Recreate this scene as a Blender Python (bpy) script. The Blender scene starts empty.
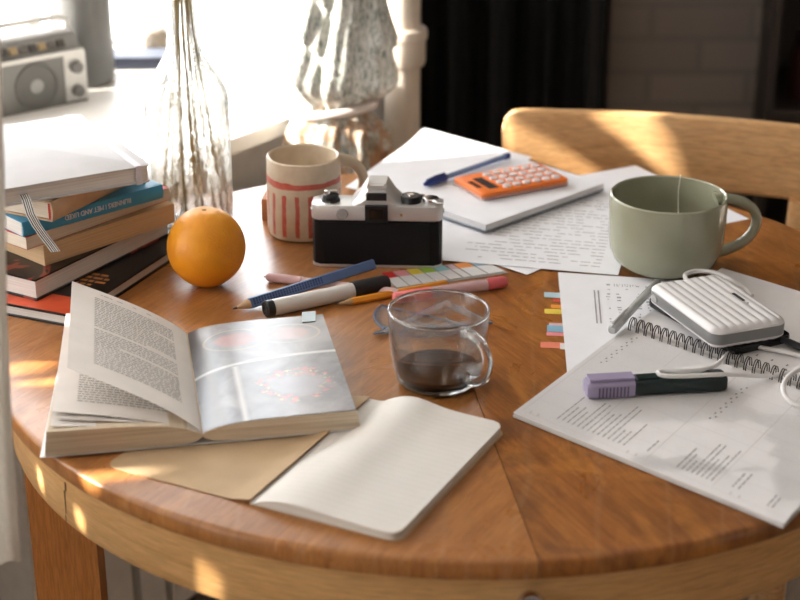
import bpy, bmesh, math, random
from mathutils import Vector, Matrix
random.seed(7)
rnd = random.Random(11)
SC = bpy.context.scene
COL = SC.collection
T = 0.75                       # height of the table top above the floor
PI = math.pi
# ------------------------------------------------------------------ camera
F = 1620.0
PITCH = math.radians(23.0)
HC = 0.637
cp, sp = math.cos(PITCH), math.sin(PITCH)
cam_d = bpy.data.cameras.new('camera')
cam = bpy.data.objects.new('camera', cam_d)
COL.objects.link(cam)
cam.location = (0, 0, T + HC)
cam.rotation_euler = (PI / 2 - PITCH, 0, 0)
cam_d.sensor_width = 36
cam_d.lens = F * 36 / 800
cam_d.clip_start = 0.05
cam_d.dof.use_dof = True
cam_d.dof.focus_distance = 1.54
cam_d.dof.aperture_fstop = 5.4
SC.camera = cam


def P(u, v, z=0.0):
    """place measured in the photograph -> point at height z above the table top"""
    x, y = (u - 400) / F, -(v - 300) / F
    d = (x, cp + y * sp, -sp + y * cp)
    t = (z - HC) / d[2]
    return Vector((d[0] * t, d[1] * t, T + z))


# ------------------------------------------------------------------ materials
MATS = {}


def nt(name):
    m = bpy.data.materials.new(name)
    m.use_nodes = True
    n = m.node_tree
    b = n.nodes['Principled BSDF']
    return m, n, b


def N(n, t, **kw):
    x = n.nodes.new(t)
    for k, v in kw.items():
        setattr(x, k, v)
    return x


def ramp(n, fac, stops, interp='LINEAR'):
    r = N(n, 'ShaderNodeValToRGB')
    r.color_ramp.interpolation = interp
    e = r.color_ramp.elements
    while len(e) < len(stops):
        e.new(0.5)
    for k, (p, c) in enumerate(stops):
        e[k].position = p
        e[k].color = (*c, 1) if len(c) == 3 else c
    n.links.new(fac, r.inputs[0])
    return r.outputs[0]


def noise(n, vec, scale, detail=3, rough=.5, dist=0):
    x = N(n, 'ShaderNodeTexNoise')
    x.inputs['Scale'].default_value = scale
    x.inputs['Detail'].default_value = detail
    x.inputs['Roughness'].default_value = rough
    x.inputs['Distortion'].default_value = dist
    n.links.new(vec, x.inputs['Vector'])
    return x.outputs['Fac']


def mapping(n, vec, scale=(1, 1, 1), rot=(0, 0, 0), loc=(0, 0, 0)):
    m = N(n, 'ShaderNodeMapping')
    m.inputs['Scale'].default_value = scale
    m.inputs['Rotation'].default_value = rot
    m.inputs['Location'].default_value = loc
    n.links.new(vec, m.inputs['Vector'])
    return m.outputs[0]


def mixc(n, fac, a, b, blend='MIX'):
    x = N(n, 'ShaderNodeMix', data_type='RGBA', blend_type=blend)
    for sock, val in ((x.inputs[0], fac), (x.inputs[6], a), (x.inputs[7], b)):
        if hasattr(val, 'links') or hasattr(val, 'is_linked'):
            n.links.new(val, sock)
        elif isinstance(val, (int, float)):
            sock.default_value = val
        else:
            sock.default_value = (*val, 1)
    return x.outputs[2]


def math_(n, op, a, b=0.0, c=None):
    x = N(n, 'ShaderNodeMath', operation=op)
    for k, val in enumerate((a, b, c)):
        if val is None:
            continue
        if isinstance(val, (int, float)):
            x.inputs[k].default_value = val
        else:
            n.links.new(val, x.inputs[k])
    return x.outputs[0]


def bump(n, b, h, strength=.2, dist=.002):
    x = N(n, 'ShaderNodeBump')
    x.inputs['Strength'].default_value = strength
    x.inputs['Distance'].default_value = dist
    n.links.new(h, x.inputs['Height'])
    n.links.new(x.outputs[0], b.inputs['Normal'])


def M(name, col, rough=.5, metal=0., var=.10, vs=40, bmp=0., bs=200, spec=.5, trans=0., ior=1.45, coat=0.):
    """plain material with a slight procedural tone variation and optional bump"""
    if name in MATS:
        return MATS[name]
    m, n, b = nt(name)
    oc = N(n, 'ShaderNodeTexCoord').outputs['Object']
    f = noise(n, oc, vs, 4)
    lo = tuple(max(0, c * (1 - var)) for c in col)
    hi = tuple(min(1, c * (1 + var)) for c in col)
    n.links.new(ramp(n, f, [(.3, lo), (.7, hi)]), b.inputs['Base Color'])
    b.inputs['Roughness'].default_value = rough
    b.inputs['Metallic'].default_value = metal
    b.inputs['Specular IOR Level'].default_value = spec
    b.inputs['Transmission Weight'].default_value = trans
    b.inputs['IOR'].default_value = ior
    b.inputs['Coat Weight'].default_value = coat
    if bmp:
        bump(n, b, noise(n, oc, bs, 3), bmp, .001)
    MATS[name] = m
    return m


def wood(name, c1, c2, c3, rough=.3, rot=0., stretch=(30, 2.2, 6), wear=0., bmp=.12):
    m, n, b = nt(name)
    oc = N(n, 'ShaderNodeTexCoord').outputs['Object']
    r = mapping(n, oc, (1, 1, 1), (0, 0, rot))
    g = mapping(n, r, stretch)
    f1 = noise(n, g, 2.0, 6, .6, 1.2)
    f2 = noise(n, g, 15.0, 5, .6, .3)
    base = ramp(n, f1, [(.22, c3), (.48, c1), (.78, c2)])
    fine = ramp(n, f2, [(.35, (.72, .68, .62)), (.6, (1.08, 1.05, 1.0))])
    c = mixc(n, .75, base, fine, 'MULTIPLY')
    if wear:
        w = noise(n, mapping(n, r, (1, 1, 1), (0, 0, .6)), 9, 7, .68, .8)
        wm = ramp(n, w, [(.46, (0, 0, 0)), (.62, (1, 1, 1))])
        c = mixc(n, math_(n, 'MULTIPLY', wm, wear), c, tuple(x * .42 for x in c1))
        w2 = noise(n, mapping(n, r, (1.6, .8, 1), (0, 0, -.4), (3, 1, 0)), 12, 6, .65, 1.0)
        wm2 = ramp(n, w2, [(.52, (0, 0, 0)), (.68, (1, 1, 1))])
        c = mixc(n, math_(n, 'MULTIPLY', wm2, wear * .8), c, (c2[0] * 1.25, c2[1] * 1.2, c2[2] * 1.0))
        sc = N(n, 'ShaderNodeTexWave', wave_type='BANDS')
        sc.inputs['Scale'].default_value = 7
        sc.inputs['Distortion'].default_value = 9
        sc.inputs['Detail'].default_value = 4
        sc.inputs['Detail Scale'].default_value = .7
        n.links.new(mapping(n, oc, (1, .22, 1), (0, 0, .5)), sc.inputs['Vector'])
        sm = ramp(n, sc.outputs['Fac'], [(.975, (0, 0, 0)), (1., (1, 1, 1))])
        c = mixc(n, math_(n, 'MULTIPLY', sm, .09), c, (.62, .40, .22))
        rr = math_(n, 'MULTIPLY_ADD', w, .35, rough - .14)
        n.links.new(rr, b.inputs['Roughness'])
    else:
        b.inputs['Roughness'].default_value = rough
    n.links.new(c, b.inputs['Base Color'])
    b.inputs['Coat Weight'].default_value = .08 if wear else 0
    b.inputs['Coat Roughness'].default_value = .22
    bump(n, b, f2, bmp, .0006)
    return m


def glass(name, col=(1, 1, 1), rough=0., ior=1.45, bmp=0., bs=60):
    m, n, b = nt(name)
    b.inputs['Base Color'].default_value = (*col, 1)
    b.inputs['Roughness'].default_value = rough
    b.inputs['IOR'].default_value = ior
    b.inputs['Transmission Weight'].default_value = 1
    oc = N(n, 'ShaderNodeTexCoord').outputs['Object']
    if bmp:
        bump(n, b, noise(n, oc, bs, 2), bmp, .004)
    # light passes a thin wall without a full caustic: transparent share by noise-free constant
    return m


def thin_glass(name, tint=(.97, .98, .975), edge=(.62, .66, .66), bmp=0., bs=60, refl=.9, real=0.):
    """thin-walled glass: lets light straight through, darker and more mirror-like at grazing angles"""
    m, n, b = nt(name)
    out = n.nodes['Material Output']
    lw = N(n, 'ShaderNodeLayerWeight')
    lw.inputs['Blend'].default_value = .5
    tr = N(n, 'ShaderNodeBsdfTransparent')
    n.links.new(ramp(n, lw.outputs['Facing'], [(0., tint), (.55, tint), (.82, tuple((a_ + c_) / 2 for a_, c_ in zip(tint, edge))), (1., edge)]), tr.inputs['Color'])
    gl_ = N(n, 'ShaderNodeBsdfGlossy')
    gl_.inputs['Roughness'].default_value = .015
    if bmp:
        oc = N(n, 'ShaderNodeTexCoord').outputs['Object']
        bp_ = N(n, 'ShaderNodeBump')
        bp_.inputs['Strength'].default_value = bmp
        bp_.inputs['Distance'].default_value = .004
        n.links.new(noise(n, oc, bs, 2), bp_.inputs['Height'])
        n.links.new(bp_.outputs[0], gl_.inputs['Normal'])
        n.links.new(bp_.outputs[0], lw.inputs['Normal'])
    mx = N(n, 'ShaderNodeMixShader')
    n.links.new(math_(n, 'MULTIPLY_ADD', math_(n, 'POWER', lw.outputs['Facing'], 4), refl, .035), mx.inputs[0])
    n.links.new(tr.outputs[0], mx.inputs[1])
    n.links.new(gl_.outputs[0], mx.inputs[2])
    if real:
        b.inputs['Base Color'].default_value = (.98, .99, .985, 1)
        b.inputs['Roughness'].default_value = 0
        b.inputs['IOR'].default_value = 1.45
        b.inputs['Transmission Weight'].default_value = 1
        if bmp:
            n.links.new(bp_.outputs[0], b.inputs['Normal'])
        m2 = N(n, 'ShaderNodeMixShader')
        m2.inputs[0].default_value = real
        n.links.new(mx.outputs[0], m2.inputs[1])
        n.links.new(b.outputs[0], m2.inputs[2])
        n.links.new(m2.outputs[0], out.inputs[0])
    else:
        n.links.new(mx.outputs[0], out.inputs[0])
        n.nodes.remove(b)
    return m


def clear(name, col, alpha=.25, rough=.1):
    """thin clear plastic: mostly see-through with a coloured glossy share"""
    m, n, b = nt(name)
    oc = N(n, 'ShaderNodeTexCoord').outputs['Object']
    n.links.new(ramp(n, noise(n, oc, 60), [(.3, tuple(c * .92 for c in col)), (.7, col)]), b.inputs['Base Color'])
    b.inputs['Roughness'].default_value = rough
    b.inputs['Alpha'].default_value = alpha
    return m


def fabric_translucent(name, col, tr=.5):
    m, n, b = nt(name)
    out = n.nodes['Material Output']
    oc = N(n, 'ShaderNodeTexCoord').outputs['Object']
    c = ramp(n, noise(n, mapping(n, oc, (300, 300, 60)), 3), [(.3, tuple(x * .85 for x in col)), (.7, col)])
    n.links.new(c, b.inputs['Base Color'])
    b.inputs['Roughness'].default_value = .9
    t = N(n, 'ShaderNodeBsdfTranslucent')
    n.links.new(c, t.inputs['Color'])
    mx = N(n, 'ShaderNodeMixShader')
    mx.inputs[0].default_value = tr
    n.links.new(b.outputs[0], mx.inputs[1])
    n.links.new(t.outputs[0], mx.inputs[2])
    n.links.new(mx.outputs[0], out.inputs[0])
    return m


def page_edge(name, c1, c2, freq=900):
    """stacked page edges: fine layers across local z"""
    m, n, b = nt(name)
    oc = N(n, 'ShaderNodeTexCoord').outputs['Object']
    f = noise(n, mapping(n, oc, (6, 6, freq)), 1.0, 3, .6)
    n.links.new(ramp(n, f, [(.32, c1), (.62, c2)]), b.inputs['Base Color'])
    b.inputs['Roughness'].default_value = .85
    bump(n, b, f, .25, .0006)
    return m


# ------------------------------------------------------------------ mesh helpers
class B:
    def __init__(s):
        s.bm = bmesh.new()

    def face(s, vs, mi=0):
        try:
            f = s.bm.faces.new(vs)
            f.material_index = mi
            return f
        except ValueError:
            return None

    def v(s, p):
        return s.bm.verts.new(p)

    def box(s, c, d, mi=0, rot=None):
        M4 = Matrix.Translation(Vector(c)) @ (rot.to_4x4() if rot is not None else Matrix.Identity(4))
        vs = [s.v(M4 @ Vector((x * d[0] / 2, y * d[1] / 2, z * d[2] / 2))) for x in (-1, 1) for y in (-1, 1) for z in (-1, 1)]
        for q in ((0, 1, 3, 2), (4, 6, 7, 5), (0, 4, 5, 1), (2, 3, 7, 6), (0, 2, 6, 4), (1, 5, 7, 3)):
            s.face([vs[k] for k in q], mi)
        return s

    def rings(s, rings, mi=0, cap0=True, cap1=True, closed=False):
        R = [[s.v(p) for p in r] for r in rings]
        k = len(R[0])
        pairs = list(zip(R, R[1:])) + ([(R[-1], R[0])] if closed else [])
        for a, b in pairs:
            for i in range(k):
                s.face([a[i], a[(i + 1) % k], b[(i + 1) % k], b[i]], mi)
        if not closed:
            if cap0:
                s.face(R[0][::-1], mi)
            if cap1:
                s.face(R[-1], mi)
        return s

    def prism(s, poly, z0, z1, mi=0, r=0., M4=None):
        """poly counter-clockwise; r = rounded top and bottom edge"""
        def ring(ins, z):
            q = inset(poly, ins) if ins else [Vector((p[0], p[1])) for p in poly]
            pts = [Vector((p[0], p[1], z)) for p in q]
            return [M4 @ p for p in pts] if M4 is not None else pts
        if r:
            L = [(r, z0), (r * .3, z0 + r * .3), (0, z0 + r), (0, z1 - r), (r * .3, z1 - r * .3), (r, z1)]
        else:
            L = [(0, z0), (0, z1)]
        return s.rings([ring(a, z) for a, z in L], mi)

    def lathe(s, prof, n=48, c=(0, 0, 0), mi=0, closed=False, M4=None, wob=None):
        c = Vector(c)
        rings = []
        for r, z in prof:
            ring = []
            for k in range(n):
                a = 2 * PI * k / n
                rr = max(r, 1e-5)
                if wob:
                    rr += wob(a, z) * min(1, r / .01)
                p = Vector((rr * math.cos(a), rr * math.sin(a), z))
                ring.append((M4 @ p if M4 is not None else p) + c)
            rings.append(ring)
        return s.rings(rings, mi, closed=closed)

    def tube(s, pts, rad, n=12, mi=0, flat=1.0, up=None, caps=True):
        pts = [Vector(p) for p in pts]
        m = len(pts)
        rad = rad if isinstance(rad, (list, tuple)) else [rad] * m
        rings = []
        t0 = (pts[1] - pts[0]).normalized()
        ref = Vector(up) if up is not None else (Vector((0, 0, 1)) if abs(t0.z) < .9 else Vector((1, 0, 0)))
        for k in range(m):
            t = (pts[min(k + 1, m - 1)] - pts[max(k - 1, 0)]).normalized()
            ref = (ref - t * ref.dot(t)).normalized()
            sd = t.cross(ref)
            rings.append([pts[k] + (sd * math.cos(2 * PI * i / n) + ref * flat * math.sin(2 * PI * i / n)) * rad[k] for i in range(n)])
        return s.rings(rings, mi, caps, caps)

    def grid(s, S, nu, nv, mi=0, thick=0.):
        """surface S(u,v) in [0,1]^2, given a thickness downwards along its normal"""
        pts = [[Vector(S(i / nu, j / nv)) for j in range(nv + 1)] for i in range(nu + 1)]
        top = [[s.v(p) for p in row] for row in pts]
        for i in range(nu):
            for j in range(nv):
                s.face([top[i][j], top[i + 1][j], top[i + 1][j + 1], top[i][j + 1]], mi)
        if thick:
            nrm = [[None] * (nv + 1) for _ in range(nu + 1)]
            for i in range(nu + 1):
                for j in range(nv + 1):
                    du = pts[min(i + 1, nu)][j] - pts[max(i - 1, 0)][j]
                    dv = pts[i][min(j + 1, nv)] - pts[i][max(j - 1, 0)]
                    nrm[i][j] = du.cross(dv).normalized()
            bot = [[s.v(pts[i][j] - nrm[i][j] * thick) for j in range(nv + 1)] for i in range(nu + 1)]
            for i in range(nu):
                for j in range(nv):
                    s.face([bot[i][j], bot[i][j + 1], bot[i + 1][j + 1], bot[i + 1][j]], mi)
            for i in range(nu):
                s.face([top[i][0], bot[i][0], bot[i + 1][0], top[i + 1][0]], mi)
                s.face([top[i + 1][nv], bot[i + 1][nv], bot[i][nv], top[i][nv]], mi)
            for j in range(nv):
                s.face([top[0][j + 1], bot[0][j + 1], bot[0][j], top[0][j]], mi)
                s.face([top[nu][j], bot[nu][j], bot[nu][j + 1], top[nu][j + 1]], mi)
        return s

    def ink(s, S, u0, u1, v0, v1, mi=1, off=.00025):
        q = [Vector(S(a, b)) for a, b in ((u0, v0), (u1, v0), (u1, v1), (u0, v1))]
        nr = (q[1] - q[0]).cross(q[3] - q[0])
        if nr.length < 1e-12:
            return s
        nr.normalize()
        s.face([s.v(p + nr * off) for p in q], mi)
        return s

    def bevel(s, off, seg=2, ang=35):
        es = [e for e in s.bm.edges if len(e.link_faces) == 2 and e.calc_face_angle(0) > math.radians(ang)]
        bmesh.ops.bevel(s.bm, geom=es, offset=off, segments=seg, profile=.5, affect='EDGES', clamp_overlap=True)
        return s

    def build(s, name, mats, parent=None, ang=38, fix=True):
        if fix:
            bmesh.ops.recalc_face_normals(s.bm, faces=s.bm.faces[:])
        me = bpy.data.meshes.new(name)
        s.bm.to_mesh(me)
        s.bm.free()
        for m in (mats if isinstance(mats, (list, tuple)) else [mats]):
            me.materials.append(m)
        for p in me.polygons:
            p.use_smooth = True
        me.set_sharp_from_angle(angle=math.radians(ang))
        o = bpy.data.objects.new(name, me)
        COL.objects.link(o)
        if parent is not None:
            o.parent = parent
        return o


def inset(poly, d):
    n = len(poly)
    out = []
    for k in range(n):
        a, b, c = (Vector(poly[(k - 1) % n][:2]), Vector(poly[k][:2]), Vector(poly[(k + 1) % n][:2]))
        e1, e2 = (b - a).normalized(), (c - b).normalized()
        n1, n2 = Vector((-e1.y, e1.x)), Vector((-e2.y, e2.x))
        m = (n1 + n2)
        m.normalize()
        out.append(b + m * d / max(.3, m.dot(n1)))
    return out


def rrect(w, h, r, n=6, cx=0, cy=0):
    pts = []
    for sx, sy, a0 in ((1, 1, 0), (-1, 1, 90), (-1, -1, 180), (1, -1, 270)):
        for k in range(n + 1):
            a = math.radians(a0 + 90 * k / n)
            pts.append((cx + sx * (w / 2 - r) + r * math.cos(a), cy + sy * (h / 2 - r) + r * math.sin(a)))
    return pts


def tag(o, label, cat, group=None, kind=None):
    o['label'] = label
    o['category'] = cat
    if group:
        o['group'] = group
    if kind:
        o['kind'] = kind
    return o


def thing(name, label, cat, loc=(0, 0, 0), rotz=0., group=None):
    o = bpy.data.objects.new(name, None)
    o.empty_display_size = .02
    COL.objects.link(o)
    o.location = loc
    o.rotation_euler = (0, 0, rotz)
    return tag(o, label, cat, group)


def struct(o):
    o['kind'] = 'structure'
    return o


def to_local(p, loc, rotz):
    return Matrix.Rotation(-rotz, 3, 'Z') @ (Vector(p) - Vector(loc))


def lettering(body, size, mat, name, parent, M4, extrude=.0002, align='CENTER', scale_x=1.):
    cu = bpy.data.curves.new('lettering_curve', 'FONT')
    cu.body = body
    cu.size = size
    cu.extrude = extrude
    cu.align_x = align
    cu.align_y = 'CENTER'
    tmp = bpy.data.objects.new('lettering_curve', cu)
    COL.objects.link(tmp)
    dg = bpy.context.evaluated_depsgraph_get()
    me = bpy.data.meshes.new_from_object(tmp.evaluated_get(dg))
    bpy.data.objects.remove(tmp)
    bpy.data.curves.remove(cu)
    me.transform(M4 @ Matrix.Diagonal((scale_x, 1, 1, 1)))
    me.name = name
    me.materials.clear()
    me.materials.append(mat)
    o = bpy.data.objects.new(name, me)
    COL.objects.link(o)
    o.parent = parent
    return o


def bilin(a, b, c, d):
    """a=(0,0) b=(1,0) c=(1,1) d=(0,1)"""
    a, b, c, d = map(Vector, (a, b, c, d))
    return lambda u, v: (a * (1 - u) + b * u) * (1 - v) + (d * (1 - u) + c * u) * v


# ------------------------------------------------------------------ common materials
INK = M('printed_ink', (.10, .095, .09), .8)
INK_F = M('faint_ink', (.36, .34, .33), .8)
INK_P = M('pencil_grey', (.22, .22, .24), .8)
PAPER = M('white_paper', (.84, .84, .87), .8, var=.02, bmp=.03, bs=600)
CREAM = M('cream_paper', (.80, .765, .71), .8, var=.02, bmp=.03, bs=600)
BLACKP = M('black_plastic', (.012, .012, .014), .4)
CHROME = M('polished_chrome', (.72, .72, .73), .16, 1., var=.05)
WHITEP = M('white_plastic', (.80, .79, .80), .35, var=.02)

# ------------------------------------------------------------------ the round table
TC = Vector((0.0625, 1.466, 0))
R0 = .4535
table = thing('round_dining_table', 'round reddish-brown wooden table carrying books, cups and papers', 'table', (TC.x, TC.y, 0))
top_l = wood('worn_orange_wood', (.42, .172, .050), (.53, .245, .076), (.30, .108, .028), .27, .5, (48, 3.6, 6), .32)
top_r = wood('worn_brown_wood', (.36, .132, .031), (.50, .210, .046), (.20, .066, .015), .28, -.45, (44, 3.6, 6), .70)
apr_m = wood('honey_wood', (.70, .41, .17), (.78, .50, .23), (.56, .30, .11), .34, 0, (3, 3, 40), 0)
leg_m = wood('red_brown_wood', (.56, .22, .06), (.62, .26, .075), (.47, .175, .045), .35, 0, (30, 30, 2.5), 0)
sa = P(474, 390).xy - TC.xy
sb = P(540, 562).xy - TC.xy
sd = (sb - sa).normalized()
sn = Vector((-sd.y, sd.x))        # towards the right-hand leaf
so = sa.dot(sn)
prof = [(R0 - .0050, 0), (R0 - .0022, -.0006), (R0 - .0006, -.0018), (R0, -.0036), (R0, -.0150), (R0 - .0008, -.0164), (R0 - .003, -.0172)]
for side, nm, m in ((-1, 'table_leaf', top_l), (1, 'table_leaf', top_r)):
    b = B()
    rings = []
    off = so + side * .0004
    for r, z in prof:
        th = math.acos(off / r)
        base = math.atan2(sn.y, sn.x)
        ring = []
        nn = 120
        a0, a1 = (base - th, base + th) if side == 1 else (base + th, base + 2 * PI - th)
        for k in range(nn + 1):
            a = a0 + (a1 - a0) * k / nn
            ring.append(Vector((r * math.cos(a), r * math.sin(a), T + z)))
        rings.append(ring)
    b.rings(rings[::-1])
    o = b.build(nm, m, table, 50)
    o['label'] = ('darker scratched right-hand half of the tabletop' if side == 1 else 'smoother left-hand half of the tabletop')
b = B()
b.lathe([(R0 - .012, T - .0172), (R0 - .011, T - .071), (R0 - .013, T - .074), (R0 - .030, T - .074), (R0 - .030, T - .0172)], 160, closed=True)
b.build('apron', apr_m, table, 40)
for adeg in (206.3, 290, 2, 106):
    a = math.radians(adeg)
    b = B()
    c = Vector((.416 * math.cos(a), .416 * math.sin(a), 0))
    rot = Matrix.Rotation(a + PI / 2, 3, 'Z')
    if adeg == 206.3:
        c, rot = Vector((-.3725, -.163, 0)), Matrix.Identity(3)
    else:
        c = c * .96
    b.box((c.x, c.y, (T - .0172) / 2), (.060, .030, T - .0172), 0, rot)
    b.bevel(.003)
    b.build('leg', leg_m, table)
kp = P(532, 595, -.055)
ka = math.atan2(kp.y - TC.y, kp.x - TC.x) - .018
b = B()
KM = Matrix.Rotation(ka, 4, 'Z') @ Matrix.Translation((R0 - .012, 0, T - .0365)) @ Matrix.Rotation(PI / 2, 4, 'Y')
b.lathe([(0, 0), (.004, 0), (.0045, .006), (.0095, .009), (.0105, .013), (.009, .017), (.004, .0195), (0, .02)], 28, M4=KM)
o = b.build('knob', CHROME, table)
o['label'] = 'small chrome knob on the front apron'
# short split in the apron
b = B()
ca = math.atan2(P(61, 510, -.045).y - TC.y, P(61, 510, -.045).x - TC.x) - .045
for k, (da, z, h) in enumerate(((0, -.052, .022), (.006, -.036, .008), (-.003, -.068, .006))):
    b.box((0, 0, 0), (.0006, .0012, h), 0)
    for vv in b.bm.verts[-8:] if hasattr(b.bm.verts, '__getitem__') and not b.bm.verts.ensure_lookup_table() else []:
        vv.co = Matrix.Rotation(ca + da, 3, 'Z') @ (vv.co + Vector((R0 - .0113, 0, T + z)))
o = b.build('wood_split', M('dark_crack', (.05, .02, .008), .9), table)
o['label'] = 'dark thin split in the apron wood'


# ------------------------------------------------------------------ stack of books
def stack_book(label, corner, adeg, length, width, z0, th, cover, pages, kind='paperback', spine=None, front_over=.0):
    """origin = near right bottom corner; +y runs along the long right-hand side, -x to the left"""
    a = math.radians(adeg) - PI / 2
    t = thing('book', label, 'book', (corner[0], corner[1], T + z0), a)
    ct = .0018 if kind == 'hard' else .0006
    ov = .0025 if kind == 'hard' else .0
    b = B()
    b.prism([(-width, 0), (0, 0), (0, length), (-width, length)], 0, ct)
    b.prism([(-width, 0), (0, 0), (0, length), (-width, length)], th - ct, th)
    if spine == 'right':
        n = 6
        pts = [(.0, 0), (.0, th)]
        sec = []
        for k in range(n + 1):
            f = k / n
            sec.append((.0018 * math.sin(PI * f) + .0002, f * th))
        ring = [(x, z) for x, z in sec] + [(x - ct - .0005, z) for x, z in sec[::-1]]
        b.rings([[Vector((x, y, z)) for x, z in ring] for y in (0, length)])
    else:
        b.prism([(-width - .001, 0), (-width + ct, 0), (-width + ct, length), (-width - .001, length)], 0, th)
    if kind == 'hard':
        b.bevel(.0005, 1)
    b.build('cover', cover, t)
    b = B()
    x1 = -ct - .0003 if spine == 'right' else -ov
    b.prism([(-width + ct, ov), (x1, ov), (x1, length - ov), (-width + ct, length - ov)], ct, th - ct)
    b.build('page_block', pages, t)
    return t, length, width


pg_white = page_edge('white_page_edges', (.60, .57, .53), (.80, .77, .73))
pg_cream = page_edge('cream_page_edges', (.62, .53, .42), (.78, .69, .57))
pg_tan = page_edge('aged_page_edges', (.56, .36, .19), (.72, .51, .30))


def art_cover(name, base, accent, scale, thr, seed=0.):
    m, n, b = nt(name)
    oc = N(n, 'ShaderNodeTexCoord').outputs['Object']
    f = noise(n, mapping(n, oc, (1, 1, 1), (0, 0, 0), (seed, seed, 0)), scale, 2, .4, 1.5)
    n.links.new(ramp(n, f, [(thr, base), (thr + .02, accent), (thr + .13, accent), (thr + .15, base)]), b.inputs['Base Color'])
    b.inputs['Roughness'].default_value = .3
    return m


blk_cover = art_cover('black_printed_cover', (.012, .012, .013), (.28, .05, .035), 26, .58, 2)
blk_cover2 = M('black_gloss_cover', (.014, .014, .016), .3)
red_acc = M('vermilion_print', (.72, .10, .035), .4)
orange_ink = M('orange_print', (.70, .28, .08), .5)
# seventh and lowest
c7 = P(72, 328)
t7, L7, W7 = stack_book('wide black-covered book with orange print, lowest of the left stack', c7, 67, .245, .17, .0003, .0125, blk_cover2, pg_white, 'hard')
b = B()
S7 = lambda u, v: Vector((-W7 + u * W7, v * L7, .0125))
b.ink(S7, .02, .98, .006, .16, 0)
for k in range(4):
    pass
o = b.build('cover_print', [red_acc], t7, fix=False)
o['label'] = 'vermilion band on the black cover'
b = B()
for k in range(4):
    w = (.15, .19, .17, .14)[k]
    u = .56
    while u < .56 + w * 1.9:
        l = rnd.uniform(.03, .07)
        b.ink(S7, u, u + l, .40 - k * .036, .418 - k * .036, 0)
        u += l + .012
o = b.build('cover_text', [orange_ink], t7, fix=False)
o['label'] = 'small orange lines of cover text'
# sixth
c6 = P(37, 301.5, .013)
t6, L6, W6 = stack_book('black hardback with white pages and red cover art, second from the bottom of the stack', c6, 60, .215, .15, .0132, .0225, blk_cover, pg_white, 'hard')
# fifth
c5 = P(45, 266, .036)
t5, L5, W5 = stack_book('thick paperback with tan aged page edges, third from the bottom of the stack', c5, 48, .170, .13, .0360, .0215, M('tan_cover', (.66, .46, .26), .6), pg_tan)
# fourth
c4 = P(27, 250, .058)
t4, L4, W4 = stack_book('paperback with red cover and pale pages just under the blue book', c4, 51, .193, .13, .0578, .0135, M('dark_red_cover', (.50, .05, .045), .45), pg_cream)
# third: blue
c3 = P(23, 237, .0716)
blue_c = M('blue_cover', (.055, .32, .56), .4, var=.05)
t3, L3, W3 = stack_book('blue paperback with white title lettering along its spine', c3, 43.5, .168, .13, .0716, .0150, blue_c, pg_white, 'paperback', 'right')
LM = Matrix.Translation((.0022, L3 * .52, .0085)) @ Matrix.Rotation(PI / 2, 4, 'Z') @ Matrix.Rotation(PI / 2, 4, 'X') @ Matrix.Rotation(PI, 4, 'Z')
o = lettering('RUNNERS I MET AND LIKED', .0076, WHITEP, 'title_lettering', t3, LM, .0002, 'CENTER', .84)
o['label'] = 'white spine lettering, upside down'
# second: tan with red head band
c2 = P(52, 222, .0870)
t2, L2, W2 = stack_book('tan book with a red-lined spine end under the white notebook', c2, 63, .155, .125, .0870, .0205, M('kraft_tan_cover', (.52, .37, .24), .6), pg_cream, 'hard', 'right')
b = B()
b.box((-.0020, .0015, .0103), (.003, .003, .0165))
o = b.build('head_band', M('deep_red_cloth', (.42, .03, .025), .7), t2)
o['label'] = 'red band at the spine end'
# first: white notebook
c1 = P(151, 164.5, .1262)
a1 = math.radians(120) - PI / 2
nbk = thing('notebook', 'white hardcover notebook with elastic band and striped ribbon, topmost of the left stack', 'notebook', (c1.x, c1.y, T + .1078), a1)
W1, L1, H1 = .150, .208, .0185
wcov = M('white_leatherette', (.67, .66, .67), .8, var=.03, bmp=.08, bs=900, spec=.15)
b = B()
poly = [(-W1, 0), (-.006, 0), (-.0018, .0018), (0, .006), (0, L1 - .006), (-.0018, L1 - .0018), (-.006, L1), (-W1, L1)]
b.prism(poly, 0, .0022, 0, .0008)
b.prism(poly, H1 - .0022, H1, 0, .0008)
b.prism([(-W1 - .002, 0), (-W1 + .001, 0), (-W1 + .001, L1), (-W1 - .002, L1)], 0, H1, 0, .001)
b.build('cover', wcov, nbk)
b = B()
b.prism([(-W1 + .001, .0025), (-.004, .0025), (-.0025, .004), (-.0025, L1 - .003), (-W1 + .001, L1 - .003)], .0022, H1 - .0022)
b.build('page_block', pg_white, nbk)
b = B()
eb = [(-.017, -.0006), (-.010, -.0006), (-.010, L1 + .0006), (-.017, L1 + .0006)]
b.box((-.0135, L1 / 2, H1 + .0004), (.0065, L1 + .002, .0009))
b.box((-.0135, -.0006, H1 / 2), (.0065, .0009, H1 + .001))
b.box((-.0135, L1 + .0006, H1 / 2), (.0065, .0009, H1 + .001))
b.build('elastic_band', M('white_elastic', (.72, .69, .74), .7, var=.1, vs=800), nbk)
# ribbon
rp = [P(23, 193, .117), P(27, 199, .1155), P(33, 209, .107), P(39, 220, .098), P(46, 230, .0895), P(53, 239, .082), P(58, 246, .077)]
rp = [p + Vector((.0, -.012, -.001)) if k > 1 else p + Vector((0, -.003 * k, 0)) for k, p in enumerate(rp)]
rp = [to_local(p, nbk.location, a1) for p in rp]


def SRib(off):
    def S(u, v):
        k = min(int(u * (len(rp) - 1)), len(rp) - 2)
        f = u * (len(rp) - 1) - k
        p = rp[k].lerp(rp[k + 1], f)
        wdir = Matrix.Rotation(-a1, 3, 'Z') @ Vector((.9, .25, .05))
        return p + wdir * (v - .5) * .0092 + Vector((0, 0, off))
    return S


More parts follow.
